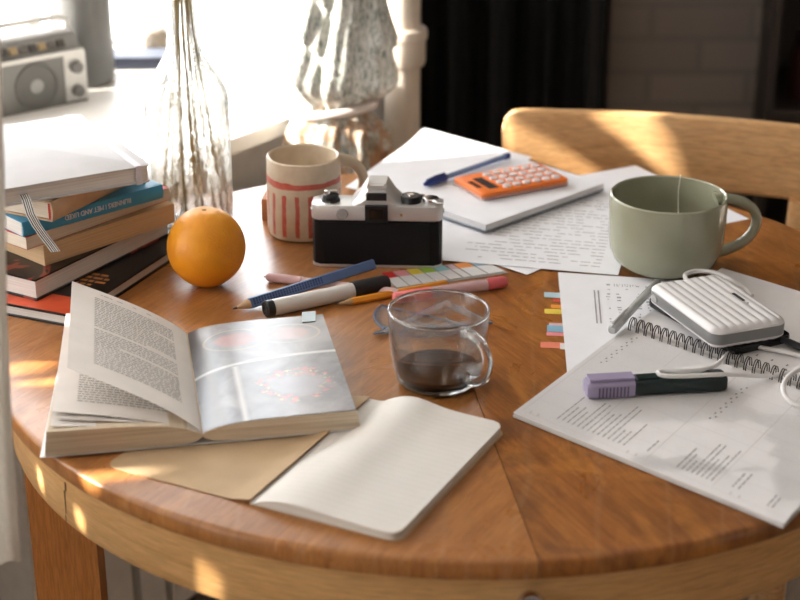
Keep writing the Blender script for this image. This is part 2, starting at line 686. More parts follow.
b = B()
b.grid(SRib(0), 24, 4, 0, .0004)
for v0, v1 in ((.10, .22), (.36, .46), (.56, .66), (.80, .9)):
    for k in range(24):
        b.ink(SRib(0), k / 24, (k + 1) / 24, v0, v1, 1, .0002)
        b.ink(SRib(0), k / 24, (k + 1) / 24, v0, v1, 1, -.0007)
b.build('ribbon', [M('white_ribbon', (.78, .75, .74), .7), M('black_stripe', (.05, .05, .05), .7)], nbk, fix=False)

# ------------------------------------------------------------------ orange
oc_ = P(206, 247, .0415)
m, n, bs_ = nt('orange_peel')
ocn = N(n, 'ShaderNodeTexCoord').outputs['Object']
n.links.new(ramp(n, noise(n, ocn, 30, 4), [(.3, (.82, .29, .010)), (.7, (.92, .38, .018))]), bs_.inputs['Base Color'])
bs_.inputs['Roughness'].default_value = .42
vor = N(n, 'ShaderNodeTexVoronoi')
vor.inputs['Scale'].default_value = 420
n.links.new(ocn, vor.inputs['Vector'])
bump(n, bs_, math_(n, 'ADD', vor.outputs['Distance'], noise(n, ocn, 120)), .35, .0006)
org = thing('orange', 'round orange fruit standing on the table beside the book stack', 'fruit', (oc_.x, oc_.y, T))
b = B()
pr = []
for k in range(41):
    a = -PI / 2 + PI * k / 40
    r, z = .0400 * math.cos(a), .0415 + .0415 * math.sin(a)
    if k > 36:
        z -= .0016 * (k - 36) / 4
    pr.append((r, z))
b.lathe(pr, 64, wob=lambda a, z: .0004 * math.sin(3 * a + 30 * z))
b.build('peel', m, org)
b = B()
b.lathe([(0, .0802), (.0022, .0805), (.0026, .0816), (.001, .0822), (0, .0822)], 10)
b.build('stem_button', M('green_stem', (.10, .13, .03), .7), org)

# ------------------------------------------------------------------ glass bottle vase with dried stems
vc = P(193, 226)
vas = thing('glass_vase', 'tall clear glass bottle vase holding dried stems by the window', 'vase', (vc.x, vc.y, T))
vr = .0465
og = [(0, .0), (.038, .0), (.044, .003), (vr - .001, .010), (vr, .03), (vr, .10), (vr - .0005, .150), (vr - .003, .160), (.036, .174), (.0215, .197), (.0185, .206), (.0175, .225), (.0165, .26), (.016, .30), (.0165, .325), (.019, .33), (.0195, .335)]
ig = [(.0165, .335), (.0135, .33), (.0135, .30), (.014, .26), (.0148, .225), (.0158, .205), (.019, .196), (.033, .174), (.0425, .158), (.0438, .150), (.0438, .10), (.0438, .03), (.042, .014), (.036, .0085), (0, .0075)]
b = B()
b.lathe(og + ig, 12 * 6, wob=lambda a, z: -.0011 * (1 - abs(math.cos(5 * a))) * (1 if .005 < z < .2 else 0))
b.build('bottle', thin_glass('bottle_glass', (.975, .985, .98), (.03, .035, .035), .45, 75, .6, .55), vas, 60)
stem_m = M('dry_stem', (.40, .30, .13), .7, var=.25, vs=90)
stem_src = None
spread = [(-.036, .004), (-.026, -.014), (-.015, .010), (-.005, -.018), (.006, .012), (.016, -.012), (.026, .008), (.036, -.006), (.002, .026)]
for k, (dx, dy) in enumerate(spread):
    b = B()
    tx, ty = dx * .22 + rnd.uniform(-.002, .002), dy * .25
    pts = []
    for q in range(15):
        f = q / 14
        z = .010 + .50 * f
        g = max(0., 1 - z / .235)
        pts.append(Vector((tx + (dx - tx) * g + .0015 * math.sin(5 * f + k), ty + (dy - ty) * g + .0015 * math.cos(4 * f + k), z)))
    rad = [.0016 + .0006 * (1 - q / 14) for q in range(15)]
    rad = [r_ * .8 for r_ in rad]
    b.tube(pts, rad, 8)
    # sheathing leaf round the stem
    b.tube([p + Vector((.0008, 0, 0)) for p in pts[6:11]], [.0010, .0026, .0028, .0024, .0008], 8, 0, .6)
    o = b.build('dried_stem', stem_m, None)
    o.location = vas.location
    tag(o, 'thin straw-coloured dried stem standing in the clear glass bottle vase', 'dried stem', 'dried stems in the glass vase')

# ------------------------------------------------------------------ striped mug
smc = P(305, 232)
smug = thing('striped_mug', 'cream handmade mug with red painted stripes behind the camera', 'mug', (smc.x, smc.y, T))
m, n, bs_ = nt('striped_glaze')
ocn = N(n, 'ShaderNodeTexCoord').outputs['Object']
sx = N(n, 'ShaderNodeSeparateXYZ')
n.links.new(ocn, sx.inputs[0])
wobn = noise(n, ocn, 60, 3)
ang = math_(n, 'ARCTAN2', sx.outputs[1], sx.outputs[0])
angn = math_(n, 'ADD', math_(n, 'MULTIPLY', ang, 17 / (2 * PI)), math_(n, 'MULTIPLY', wobn, .25))
fr = math_(n, 'FRACT', angn)
st = math_(n, 'LESS_THAN', math_(n, 'ABSOLUTE', math_(n, 'SUBTRACT', fr, .5)), .165)
zz = math_(n, 'ADD', sx.outputs[2], math_(n, 'MULTIPLY', wobn, .006))
st = math_(n, 'MULTIPLY', st, math_(n, 'MULTIPLY', math_(n, 'GREATER_THAN', zz, .010), math_(n, 'LESS_THAN', zz, .058)))
rad2 = math_(n, 'SQRT', math_(n, 'ADD', math_(n, 'MULTIPLY', sx.outputs[0], sx.outputs[0]), math_(n, 'MULTIPLY', sx.outputs[1], sx.outputs[1])))
outer = math_(n, 'GREATER_THAN', rad2, .0372)
band = math_(n, 'LESS_THAN', math_(n, 'ABSOLUTE', math_(n, 'SUBTRACT', zz, .0690)), .0034)
red = math_(n, 'MULTIPLY', math_(n, 'MAXIMUM', st, band), outer)
creamg = ramp(n, noise(n, ocn, 90, 5), [(.3, (.68, .55, .40)), (.7, (.76, .64, .48))])
redc = ramp(n, noise(n, ocn, 120, 4), [(.3, (.58, .10, .07)), (.7, (.68, .19, .14))])
n.links.new(mixc(n, red, creamg, redc), bs_.inputs['Base Color'])
bs_.inputs['Roughness'].default_value = .35
bump(n, bs_, noise(n, ocn, 50, 3), .2, .002)
b = B()
wobf = lambda a, z: .0006 * math.sin(2 * a + 40 * z) + .0004 * math.sin(5 * a)
rimw = lambda a: 0
b.lathe([(0, .001), (.034, .001), (.039, .003), (.0408, .009), (.0408, .045), (.0405, .086), (.0402, .0895), (.0388, .0908), (.0372, .0895), (.0368, .080), (.0365, .02), (.034, .010), (.02, .008), (0, .008)], 64, wob=wobf)
b.build('mug_body', m, smug)
b = B()
hp = []
for k in range(15):
    a = math.radians(100 - 200 * k / 14)
    hp.append(Vector((.0395 + .0295 * math.cos(a) * (1 if math.cos(a) > 0 else .2), .0, .052 + .029 * math.sin(a))))
hp = [Matrix.Rotation(.32, 3, 'Z') @ p for p in hp]
b.tube(hp, [.0068, .006, .0055] + [.0052] * 9 + [.0055, .006, .0068], 14, 0, 1.15, up=(0, 0, 1))
b.build('handle', M('cream_glaze', (.72, .59, .43), .35, var=.06, bmp=.15), smug)

# small tan block behind the mug
bx = P(264, 221)
b = B()
b.box((.012, .018, .0125), (.030, .03, .025))
b.bevel(.003, 3)
o = b.build('wooden_block', M('tan_wood', (.50, .23, .11), .7))
o.location = (bx.x, bx.y, T)
o.rotation_euler = (0, 0, -.1)
tag(o, 'small brown block peeking out behind the left side of the striped mug', 'block')

# ------------------------------------------------------------------ film camera seen from the back
fc = (P(313, 266.5) + P(441, 269.5)) / 2
fa = math.radians(-3)
fcam = thing('film_camera', 'vintage silver and black film camera seen from behind on the table', 'camera', fc, fa)
# local: x to the right, +y away from the viewer
W = .136
leather = M('black_leatherette', (.008, .008, .009), .55, var=.2, bmp=.4, bs=900, spec=.25)
satin = M('satin_chrome', (.66, .65, .64), .35, .5, var=.04)
dsil = M('dark_chrome', (.30, .30, .30), .35, .9)


def cam_poly(w, d, ch):
    return [(-w / 2 + ch, 0), (w / 2 - ch, 0), (w / 2 - ch * .35, .003), (w / 2, ch), (w / 2, d - ch), (w / 2 - ch, d), (-w / 2 + ch, d), (-w / 2, d - ch), (-w / 2, ch), (-w / 2 + ch * .35, .003)]


b = B()
b.prism(cam_poly(W, .034, .008), .0035, .0525)
b.build('camera_body', leather, fcam, 30)
b = B()
b.prism(cam_poly(W + .001, .035, .008), 0, .004, 0, .0008)
b.build('base_plate', satin, fcam, 30)
b = B()
b.box((0, -.0008, .028), (W - .026, .0022, .046))
b.bevel(.001)
b.build('back_door', leather, fcam)
b = B()
b.prism(cam_poly(W + .0016, .0355, .008), .0525, .0690, 0, .0014)
b.build('top_plate', satin, fcam, 30)
b = B()
Hp = [(-.0290, .0690), (-.0205, .0765), (-.0150, .0850), (-.0105, .0905), (.0105, .0905), (.0150, .0850), (.0205, .0765), (.0290, .0690)]
Hs = lambda y, s, dz: [Vector((x * s, y, .0685 + max(0, (z - .0685) * dz))) for x, z in Hp]
b.rings([Hs(.001, .80, .40), Hs(.004, .86, .72), Hs(.011, .92, 1.0), Hs(.030, .95, 1.02), Hs(.041, .9, .93), Hs(.045, .8, .6)])
b.build('prism_hump', satin, fcam, 25)
b = B()
b.box((0, .010, .0885), (.020, .013, .0032))
b.box((-.0085, .010, .0912), (.002, .013, .0022))
b.box((.0085, .010, .0912), (.002, .013, .0022))
b.bevel(.0004, 1)
b.build('hot_shoe', satin, fcam)
b = B()
b.box((0, .0005, .0792), (.021, .003, .0075))
b.bevel(.0008)
b.build('hump_panel', BLACKP, fcam)
b = B()
b.box((0, -.0022, .0615), (.0235, .0060, .0175))
b.bevel(.0016, 3)
ep = b.build('viewfinder_eyepiece', BLACKP, fcam)
b = B()
b.box((0, -.0054, .0618), (.0145, .0012, .0105))
b.bevel(.0004, 1)
b.build('eyepiece_glass', M('dark_glass', (.01, .01, .012), .05), ep)
b = B()
b.lathe([(0, .069), (.0098, .069), (.0098, .0705), (.0085, .0715), (.0085, .0755), (.0078, .0765), (0, .0765)], 30, (-.0490, .0165, 0))
rk = b.build('rewind_knob', BLACKP, fcam)
b = B()
b.box((-.0490, .0165, .0782), (.0135, .0048, .0032), 0, Matrix.Rotation(.5, 3, 'Z'))
b.lathe([(0, .0765), (.0035, .0765), (.003, .0805), (0, .081)], 14, (-.0525, .0146, 0))
b.bevel(.0006, 1)
b.build('rewind_crank', CHROME, rk)
b = B()
knurl = lambda a, z: .0003 * (1 if int(a / (2 * PI) * 60) % 2 else 0)
b.lathe([(0, .069), (.0108, .069), (.0108, .0700), (.0105, .0705), (.0105, .0752), (.0100, .0760), (.0085, .0763), (.0083, .0760), (0, .0760)], 60, (.0350, .0170, 0), wob=knurl)
sdial = b.build('shutter_dial', BLACKP, fcam)
b = B()
b.lathe([(0, .0760), (.0040, .0760), (.0036, .0775), (0, .0775)], 20, (.0350, .0170, 0))
for k in range(11):
    a = 2 * PI * k / 11
    b.box((.0350 + .0064 * math.cos(a), .0170 + .0064 * math.sin(a), .0761), (.0016, .0007, .0003), 0, Matrix.Rotation(a, 3, 'Z'))
b.build('dial_markings', CHROME, sdial)
b = B()
b.lathe([(0, .069), (.0085, .069), (.0085, .0730), (.0075, .0742), (0, .0745)], 30, (.0560, .0165, 0))
b.tube([Vector((.0560, .0165, .0725)), Vector((.0610, .0080, .0728)), Vector((.0655, .0035, .0726)), Vector((.0685, .0045, .0722))], [.0030, .0028, .0026, .0022], 10, 0, .5)
b.build('advance_lever', CHROME, fcam)
b = B()
b.lathe([(0, .069), (.0032, .069), (.0028, .0735), (0, .0735)], 14, (.0465, .026, 0))
b.build('shutter_button', CHROME, fcam)
b = B()
SM = Matrix.Translation((-.0360, -.0008, .0600)) @ Matrix.Rotation(PI / 2, 4, 'X')
b.lathe([(0, 0), (.0062, 0), (.0058, .0010), (.0050, .0013), (.0047, .0007), (0, .0007)], 30, M4=SM)
b.build('release_disc', M('disc_silver', (.42, .42, .42), .3, .6), fcam)
b = B()
b.lathe([(0, 0), (.0016, 0), (.0014, .0010), (0, .0010)], 14, M4=Matrix.Translation((.0260, -.0008, .0600)) @ Matrix.Rotation(PI / 2, 4, 'X'))
b.build('screw', M('brass', (.55, .40, .16), .3, .9), fcam)
b = B()
LMx = Matrix.Translation((0, .0355, .031)) @ Matrix.Rotation(-PI / 2, 4, 'X')
b.lathe([(0, 0), (.029, 0), (.029, .006), (.0265, .007), (.0265, .028), (.028, .029), (.028, .036), (.0245, .037), (.0225, .033), (0, .030)], 48, M4=LMx)
b.build('lens', BLACKP, fcam)
for s in (-1, 1):
    b = B()
    ring = [Vector((s * (W / 2 + .0045), .012 + .004 * math.cos(2 * PI * k / 12), .061 + .004 * math.sin(2 * PI * k / 12))) for k in range(13)]
    b.tube([Vector((s * (W / 2 - .001), .012, .061)), Vector((s * (W / 2 + .0022), .012, .061))], .0022, 10)
    b.build('strap_lug', CHROME, fcam)


# ------------------------------------------------------------------ loose sheets and pad
def sheet(name, label, quad, z=.0008, curl=None, mat=PAPER, nu=14, nv=14, cat='paper', inkf=None, mats=None):
    c = sum((Vector(q) for q in quad), Vector()) / 4
    c.z = T
    q = [Vector(p) - c for p in quad]
    bl = bilin(*q)
    S = (lambda u, v: bl(u, v) + Vector((0, 0, curl(u, v)))) if curl else bl
    b = B()
    b.grid(S, nu, nv, 0, .00018)
    if inkf:
        inkf(b, S)
    o = b.build(name, mats or [mat, INK_F, M('soft_pencil', (.38, .38, .41), .8)], None, fix=False)
    o.location = c
    return tag(o, label, cat)


def lines(b, S, u0, u1, v0, v1, nl, mi=1, fill=.85, word=.05, hgt=.45, rag=.2, flip=False):
    """rows of words: rows step along v, words run along u"""
    for k in range(nl):
        v = v0 + (v1 - v0) * (k + .3) / nl
        h = (v1 - v0) / nl * hgt
        u = u0
        end = u1 - rnd.random() * rag * (u1 - u0)
        while u < end:
            l = min(rnd.uniform(.4, 1.4) * word, end - u)
            if rnd.random() < fill and l > .2 * word:
                if flip:
                    b.ink(S, u0 + (v - v0) / (v1 - v0) * (u1 - u0), u0 + (v + h - v0) / (v1 - v0) * (u1 - u0), v0 + (u - u0) / (u1 - u0) * (v1 - v0), v0 + (u + l - u0) / (u1 - u0) * (v1 - v0), mi)
                else:
                    b.ink(S, u, u + l, v, v + h, mi)
            u += l + word * .28


def rect_from(front, adeg, lu, lv, z):
    """rectangle with its nearest corner at a point, first side at angle adeg, second side 90 degrees further"""
    a = math.radians(adeg)
    o = Vector((front.x, front.y, T + z))
    eu, ev = Vector((math.cos(a), math.sin(a), 0)), Vector((-math.sin(a), math.cos(a), 0))
    return [o, o + eu * lu, o + eu * lu + ev * lv, o + ev * lv]


sheet('paper_sheet', 'white sheet whose corner shows through the handle of the sage green mug', rect_from(P(749, 219, 0), 118, .22, .20, .0003))
sheet('paper_sheet', 'blank white sheet with its corner pointing at the sticky flags in front of the pad', rect_from(P(527, 276), 47, .20, .29, .0010), curl=lambda u, v: .0004,
      inkf=lambda b, S: b.ink(S, .16, .17, .1, .5, 1))
sheet('paper_sheet', 'printed sheet of text lying between the pad and the sage green mug', rect_from(P(618, 277), 77, .29, .21, .0018), curl=lambda u, v: .0004,
      inkf=lambda b, S: lines(b, S, .05, .80, .10, .93, 22, 1, .8, .045, .16, .35, True))
sheet('paper_sheet', 'large blank sheet with one sunlit corner at the back of the table', [P(345, 187, .0038), P(462, 214, .0038), P(532, 157, .0042), P(424, 132, .0042)],
      curl=lambda u, v: .006 * max(0, v - .75) / .25 * (1 - u), z=.004)
# pad
PA = math.radians(44)
pf = P(485.5, 236.5)
pad = thing('paper_pad', 'thick white pad with dark backing under the orange calculator', 'notepad', (pf.x, pf.y, T + .0050), PA)
b = B()
b.prism([(0, 0), (.205, 0), (.205, .150), (0, .150)], 0, .0012)
b.build('backing_board', M('blue_grey_board', (.20, .25, .32), .7), pad)
b = B()
b.prism([(0.0005, 0.0005), (.2045, 0.0005), (.2045, .149), (0.0005, .149)], .0012, .0085)
b.build('page_block', page_edge('pad_edges', (.62, .61, .62), (.78, .77, .78)), pad)
b = B()
Spad = lambda u, v: Vector((u * .2048, v * .1495, .0088 + .0012 * math.sin(PI * u) * v))
b.grid(Spad, 10, 6, 0, .0002)
b.build('top_sheet', PAPER, pad, fix=False)
zpad = .0050 + .0092

# ------------------------------------------------------------------ calculator
ca_ = math.radians(28)
cf = P(482.5, 200.5, .016)
calc = thing('calculator', 'small orange pocket calculator with round white keys lying on the pad', 'calculator', (cf.x, cf.y, T + zpad + .0012), ca_)
CW, CD = .120, .071
b = B()
b.prism(rrect(CW, CD, .006, 5, CW / 2, CD / 2), 0, .0035, 0, .001)
b.build('case_back', clear('clear_orange', (.85, .45, .35), .7, .2), calc)
b = B()
b.prism(rrect(CW - .001, CD - .001, .006, 5, CW / 2, CD / 2), .0035, .0078, 0, .0012)
b.build('front_plate', M('orange_plastic', (.88, .20, .025), .4, var=.03), calc)
b = B()
b.box((.0235, .033, .0078), (.0125, .040, .0008))
b.bevel(.0003, 1)
b.build('display', M('lcd_dark', (.07, .055, .05), .2), calc)
b = B()
b.box((.0095, .034, .0078), (.0065, .024, .0008))
b.bevel(.0003, 1)
b.build('solar_cell', M('solar_dark', (.12, .05, .03), .25), calc)
key_m = M('key_white', (.80, .72, .70), .4)
b0 = B()
b0.lathe([(0, 0), (.0052, 0), (.0052, .0018), (.0045, .0026), (0, .0030)], 20)
k0 = b0.build('key', key_m, calc)
first = True
for i in range(6):
    for j in range(4):
        o = k0 if first else k0.copy()
        if not first:
            COL.objects.link(o)
            o.parent = calc
        first = False
        o.location = (.040 + i * .0135, .012 + j * .0152, .0076)

# ------------------------------------------------------------------ pens and pencils
def rod(name, label, cat, p0, p1, r, z0, z1=None, group=None):
    """thing lying from p0 to p1; local x runs along it, origin at p0 on its underside"""
    d = p1 - p0
    a = math.atan2(d.y, d.x)
    z1 = z0 if z1 is None else z1
    t = thing(name, label, cat, (p0.x, p0.y, T + z0), a, group)
    L = d.xy.length
    sl = math.atan2(z1 - z0, L)
    t.rotation_euler = (0, -sl, a)
    return t, L / math.cos(sl)


def xl(prof, n=16, zc=0., hexa=False, rot=0.):
    """lathe about local x at height zc"""
    MX = Matrix.Translation((0, 0, zc)) @ Matrix.Rotation(PI / 2, 4, 'Y') @ Matrix.Rotation(rot, 4, 'Z')
    return B().lathe(prof, n, M4=MX)


# blue ballpoint on the paper
bp, L = rod('ballpoint_pen', 'translucent blue ballpoint pen with dark blue cap lying on white paper', 'pen', P(424, 187.5, .016), P(509, 158, .016), .004, .0146)
navy = M('navy_plastic', (.018, .045, .22), .3)
xl([(0, .030), (.0034, .030), (.0036, .040), (.0036, L - .006), (0, L - .006)], 6, .0048).build('barrel', clear('clear_blue', (.22, .33, .56), .72, .15), bp, 20)
b = xl([(0, 0), (.0022, .001), (.0042, .008), (.0050, .020), (.0050, .036), (.0042, .038), (0, .038)], 16, .005)
b.tube([Vector((.036, 0, .0105)), Vector((.02, 0, .0108)), Vector((.004, 0, .0095))], [.001, .0012, .0008], 8)
b.build('cap', navy, bp)
xl([(0, L - .008), (.0040, L - .008), (.0040, L - .001), (.003, L), (0, L)], 12, .0048).build('end_plug', navy, bp)
xl([(0, .02), (.0015, .02), (.0015, L - .012), (0, L - .012)], 8, .0048).build('ink_tube', M('ink_blue', (.02, .06, .3), .4), bp)

# blue grip pencil
pt = P(233, 310, .004)
pe_ = P(374, 264, .017)
gp, L = rod('grip_pencil', 'blue triangular pencil with dotted grip leaning across the pink pen', 'pencil', pt, pe_, .006, .0005, .012)
bluep = M('blue_lacquer', (.11, .18, .37), .4)
rp_ = .0058
tri = lambda r, x: [Vector((x, r * .95 * math.cos(a), .0048 + r * .95 * math.sin(a))) for a in [math.radians(q) for q in (-42, -30, -18, 78, 90, 102, 198, 210, 222)]]
b = B()
b.rings([tri(rp_ * 1.02, .018), tri(rp_ * 1.05, .019), tri(rp_ * 1.05, L - .001), tri(rp_ * .95, L)])
b.build('barrel', bluep, gp, 30)
woodtip = M('bare_wood', (.55, .36, .20), .7)
xl([(0, .003), (.0012, .004), (.0052, .0185), (0, .0186)], 14, .0048).build('sharpened_tip', woodtip, gp)
xl([(0, 0), (.0006, .0005), (.0014, .0045), (0, .005)], 10, .0048).build('lead', M('graphite', (.05, .05, .06), .4), gp)
b = B()
dot_m = M('rubber_dots', (.02, .03, .09), .6)
for k in range(26):
    for q in (-1, 0, 1):
        x = .023 + k * .0031
        for sgn in (-1, 1):
            # two upper faces of the triangle
            nrm = Vector((0, sgn * math.cos(math.radians(30)), math.sin(math.radians(30))))
            tdir = Vector((0, -sgn * math.sin(math.radians(30)), math.cos(math.radians(30))))
            c = Vector((x, 0, .0048)) + nrm * (rp_ * .62) + tdir * (.0004 + q * .0023)
            R = Matrix((Vector((1, 0, 0)), tdir, nrm)).transposed()
            b.box(c, (.0017, .0015, .0008), 0, R)
o = b.build('grip_dots', dot_m, gp)
o['kind'] = 'stuff'
b = B()
silv = M('silver_print', (.55, .57, .62), .4, .4)
nrm = Vector((0, -math.cos(math.radians(30)), math.sin(math.radians(30))))
tdir = Vector((0, math.sin(math.radians(30)), math.cos(math.radians(30))))
R = Matrix((Vector((1, 0, 0)), tdir, nrm)).transposed()
x = .112
while x < .150:
    l = rnd.uniform(.0012, .003)
    b.box(Vector((x, 0, .0048)) + nrm * (rp_ * .53) + tdir * .0004, (l, .0022, .0003), 0, R)
    x += l + .0008
b.box(Vector((.158, 0, .0048)) + nrm * (rp_ * .53) + tdir * .0004, (.002, .0024, .0003), 0, R)
b.box(Vector((.1615, 0, .0048)) + nrm * (rp_ * .53) + tdir * .0004, (.002, .0024, .0003), 0, R)
b.build('silver_print', silv, gp)

# white marker with black cap
mk_, L = rod('marker', 'thick white marker with a black cap lying behind the open book', 'marker', P(265, 317.5), P(388, 291), .0085, .0003)
xl([(0, .006), (.0078, .006), (.0082, .008), (.0082, L - .040), (0, L - .040)], 28, .0085).build('barrel', M('marker_white', (.70, .67, .64), .35, var=.02), mk_)
xl([(0, L - .041), (.0088, L - .041), (.0090, L - .038), (.0086, L - .006), (.0080, L - .001), (.0066, L), (0, L)], 28, .0090).build('cap', BLACKP, mk_)
b = xl([(0, .0012), (.0035, .0005), (.0042, 0), (.0070, 0), (.0084, .0015), (.0084, .0085), (.0080, .009), (0, .009)], 24, .0085)
for k in range(5):
    a = 2 * PI * k / 5
    b.box((.0008, .0042 * math.cos(a), .0085 + .0042 * math.sin(a)), (.0022, .002, .002))
b.build('end_plug', BLACKP, mk_)

# orange pencil
op_, L = rod('pencil', 'orange hexagonal pencil running behind the glass cup', 'pencil', P(335, 308), P(446, 287), .0037, .0002)
xl([(0, .017), (.0036, .017), (.0038, .019), (.0038, L), (0, L)], 6, .0037, rot=PI / 6).build('barrel', M('orange_lacquer', (.83, .32, .025), .35), op_, 20)
xl([(0, .004), (.0009, .004), (.0036, .0185), (0, .0186)], 14, .0037).build('sharpened_tip', woodtip, op_)
xl([(0, 0), (.0004, .0004), (.0010, .0045), (0, .005)], 8, .0037).build('lead', M('graphite', (.05, .05, .06), .4), op_)

# pink pen
pp, L = rod('pen', 'slim pale pink pen lying in front of the camera', 'pen', P(264, 281), P(398, 297), .0045, .0002)
pinkm = M('pale_pink_plastic', (.80, .52, .51), .4, var=.04)
xl([(0, .003), (.003, .0032), (.0046, .006), (.0048, .01), (.0048, .042), (0, .042)], 18, .0048).build('cap', pinkm, pp)
xl([(0, .0425), (.0043, .0425), (.0043, L - .004), (.003, L), (0, L)], 18, .0048).build('barrel', M('rose_plastic', (.78, .56, .54), .4), pp)
xl([(0, 0), (.0008, 0), (.0010, .004), (0, .0045)], 8, .0048).build('tip', CHROME, pp)

# pink highlighter behind the glass cup
ph, L = rod('highlighter', 'clear pink highlighter pen pointing out behind the glass cup', 'highlighter', P(393, 304.5), P(506, 287.5), .0065, .0002)
hot = M('hot_pink_plastic', (.80, .16, .18), .35)
xl([(0, 0), (.0045, .0005), (.0062, .003), (.0064, .036), (.0058, .040), (0, .040)], 18, .0065).build('cap', M('coral_pink_plastic', (.80, .20, .20), .35), ph)
xl([(0, .0405), (.0056, .0405), (.0060, .044), (.0060, L - .022), (0, L - .022)], 18, .0065).build('barrel', clear('clear_pinkish', (.85, .62, .62), .62, .2), ph)
xl([(0, L - .0215), (.0060, L - .0215), (.0063, L - .018), (.0061, L - .004), (.0045, L), (0, L)], 18, .0065).build('end_cap', hot, ph)
xl([(0, .045), (.0032, .045), (.0032, L - .03), (0, L - .03)], 12, .0065).build('ink_core', M('pink_felt', (.80, .30, .34), .7), ph)

# ------------------------------------------------------------------ sticky flag card
fq = [P(398, 290), P(508, 273), P(485, 261), P(380, 274)]
fcx = sum(fq, Vector()) / 4
fcx.z = T
flag = thing('sticky_flag_card', 'card of coloured sticky page flags lying in front of the camera', 'sticky notes', fcx)
Sf0 = bilin(*[p - fcx for p in fq])
Sf = lambda u, v: Sf0(u, v) + Vector((0, 0, .0007))
b = B()
b.grid(Sf, 10, 3, 0, .0006)
b.build('backing_card', clear('clear_card', (.80, .80, .80), .55, .2), flag, fix=False)
cols = [('red', (.66, .035, .035)), ('pink', (.72, .30, .33)), ('yellow', (.75, .60, .05)), ('green', (.30, .46, .06)), ('teal', (.28, .52, .56)), ('pale pink', (.66, .48, .52)), ('orange', (.85, .30, .06)), ('blue', (.30, .46, .60))]
us = [0, .115, .235, .355, .475, .60, .68, .83, .99]
for k, (cn, cc) in enumerate(cols):
    b = B()
    u0, u1 = us[k] + .008, us[k + 1] - .008
    Sk = lambda u, v, u0=u0, u1=u1: Sf(u0 + (u1 - u0) * u, .08 + v * .90) + Vector((0, 0, .0009))
    St = lambda u, v: Sk(u, .62 + .38 * v)
    Sb = lambda u, v: Sk(u, .62 * v)
    b.grid(St, 3, 3, 0, .0006)
    b.grid(Sb, 3, 3, 1, .0006)
    o = b.build('page_flag', [M('flag_' + cn.replace(' ', '_'), cc, .6, var=.03), M('flag_clear', (.72, .71, .71), .5, var=.03)], flag, fix=False)
    o['label'] = cn + ' page flag with a white lower half'

# ------------------------------------------------------------------ clear drawing instruments behind the cup
edge_b = clear('clear_edge_blue', (.20, .28, .42), .60, .08)
clr = clear('clear_sheet_plastic', (.60, .52, .46), .18, .08)
pc = P(425, 317)
prot = thing('protractor', 'clear plastic protractor lying half hidden behind the glass cup', 'protractor', (pc.x, pc.y, T + .0004), math.radians(150))
b = B()
arc = [(.050 * math.cos(PI * k / 40), .050 * math.sin(PI * k / 40)) for k in range(41)]
b.prism(arc, 0, .0012)
b.build('plate', clr, prot)
b = B()
ringp = [[Vector((r * math.cos(PI * k / 40), r * math.sin(PI * k / 40), z)) for r, z in ((.0490, -.0001), (.0510, -.0001), (.0510, .0018), (.0490, .0018))] for k in range(41)]
b.rings(ringp)
b.box((0, -.0006, .0009), (.102, .002, .0018))
b.build('rim', edge_b, prot)
b = B()
for k in range(1, 60):
    a = PI * k / 60
    l = .006 if k % 5 == 0 else .0035
    b.box(((.0485 - l / 2) * math.cos(a), (.0485 - l / 2) * math.sin(a), .0014), (l, .0004, .0003), 0, Matrix.Rotation(a, 3, 'Z'))
b.build('degree_marks', INK_P, prot)
tp = [P(374, 337), P(492, 326), P(446, 303)]
tcx = sum(tp, Vector()) / 3
tcx.z = T + .0024
sq = thing('set_square', 'clear plastic set square lying under and behind the glass cup rim', 'set square', tcx)
tl = [(p - tcx).xy for p in tp]
tin = inset([tuple(p) for p in tl], .009)
b = B()
for k in range(3):
    a_, c_ = tl[k], tl[(k + 1) % 3]
    ai, ci = tin[k], tin[(k + 1) % 3]
    b.rings([[Vector((q.x, q.y, z)) for q in (a_, c_, ci, ai)] for z in (0, .0016)])
b.build('plate', clear('clear_square_plastic', (.52, .54, .58), .34, .06), sq)
b = B()
for k in range(3):
    a_, c_ = tl[k], tl[(k + 1) % 3]
    b.tube([Vector((a_.x, a_.y, .0009)), Vector((c_.x, c_.y, .0009))], .0010, 8)
b.build('bevelled_edge', edge_b, sq)

# ------------------------------------------------------------------ glass cup with coffee
gc = P(438, 381.5)
gl = thing('glass_cup', 'clear glass cup with a little black coffee in front of the pens', 'cup', (gc.x, gc.y, T))
ro = [(0, .0), (.030, .0), (.0345, .0015), (.0375, .0050), (.0395, .012), (.0425, .030), (.0445, .050), (.0455, .0660), (.0452, .0675), (.0445, .0680)]
ri = [(.0436, .0672), (.0425, .050), (.0405, .030), (.0377, .013), (.0350, .0080), (.030, .0062), (0, .0058)]
b = B()
b.lathe(ro + ri, 96)
cupg = thin_glass('cup_glass', (.975, .98, .98), (.42, .42, .42), real=.30)
b.build('cup_body', cupg, gl, 60)
b = B()
b.lathe([(.0440 + .0013 * math.cos(q * PI / 6), .0672 + .0013 * math.sin(q * PI / 6)) for q in range(12)], 96, closed=True)
b.build('rim', glass('rim_glass', (.95, .96, .96), 0, 1.45), gl)
b = B()
b.lathe([(0, .0008), (.029, .0008), (.0335, .002), (.0358, .0050), (.0335, .0068), (.028, .0058), (0, .0054)], 80)
b.build('thick_base', glass('base_glass', (.95, .96, .96), 0, 1.45), gl)
gl.scale = (1, 1, 1.05)
b = B()
b.lathe([(0, .0062), (.029, .0066), (.0345, .0084), (.0368, .0125), (.0374, .0142), (.0362, .0138), (0, .0138)], 72)
b.build('coffee', M('black_coffee', (.040, .016, .006), .08, var=.1, spec=.22), gl)
b = B()
hp = []
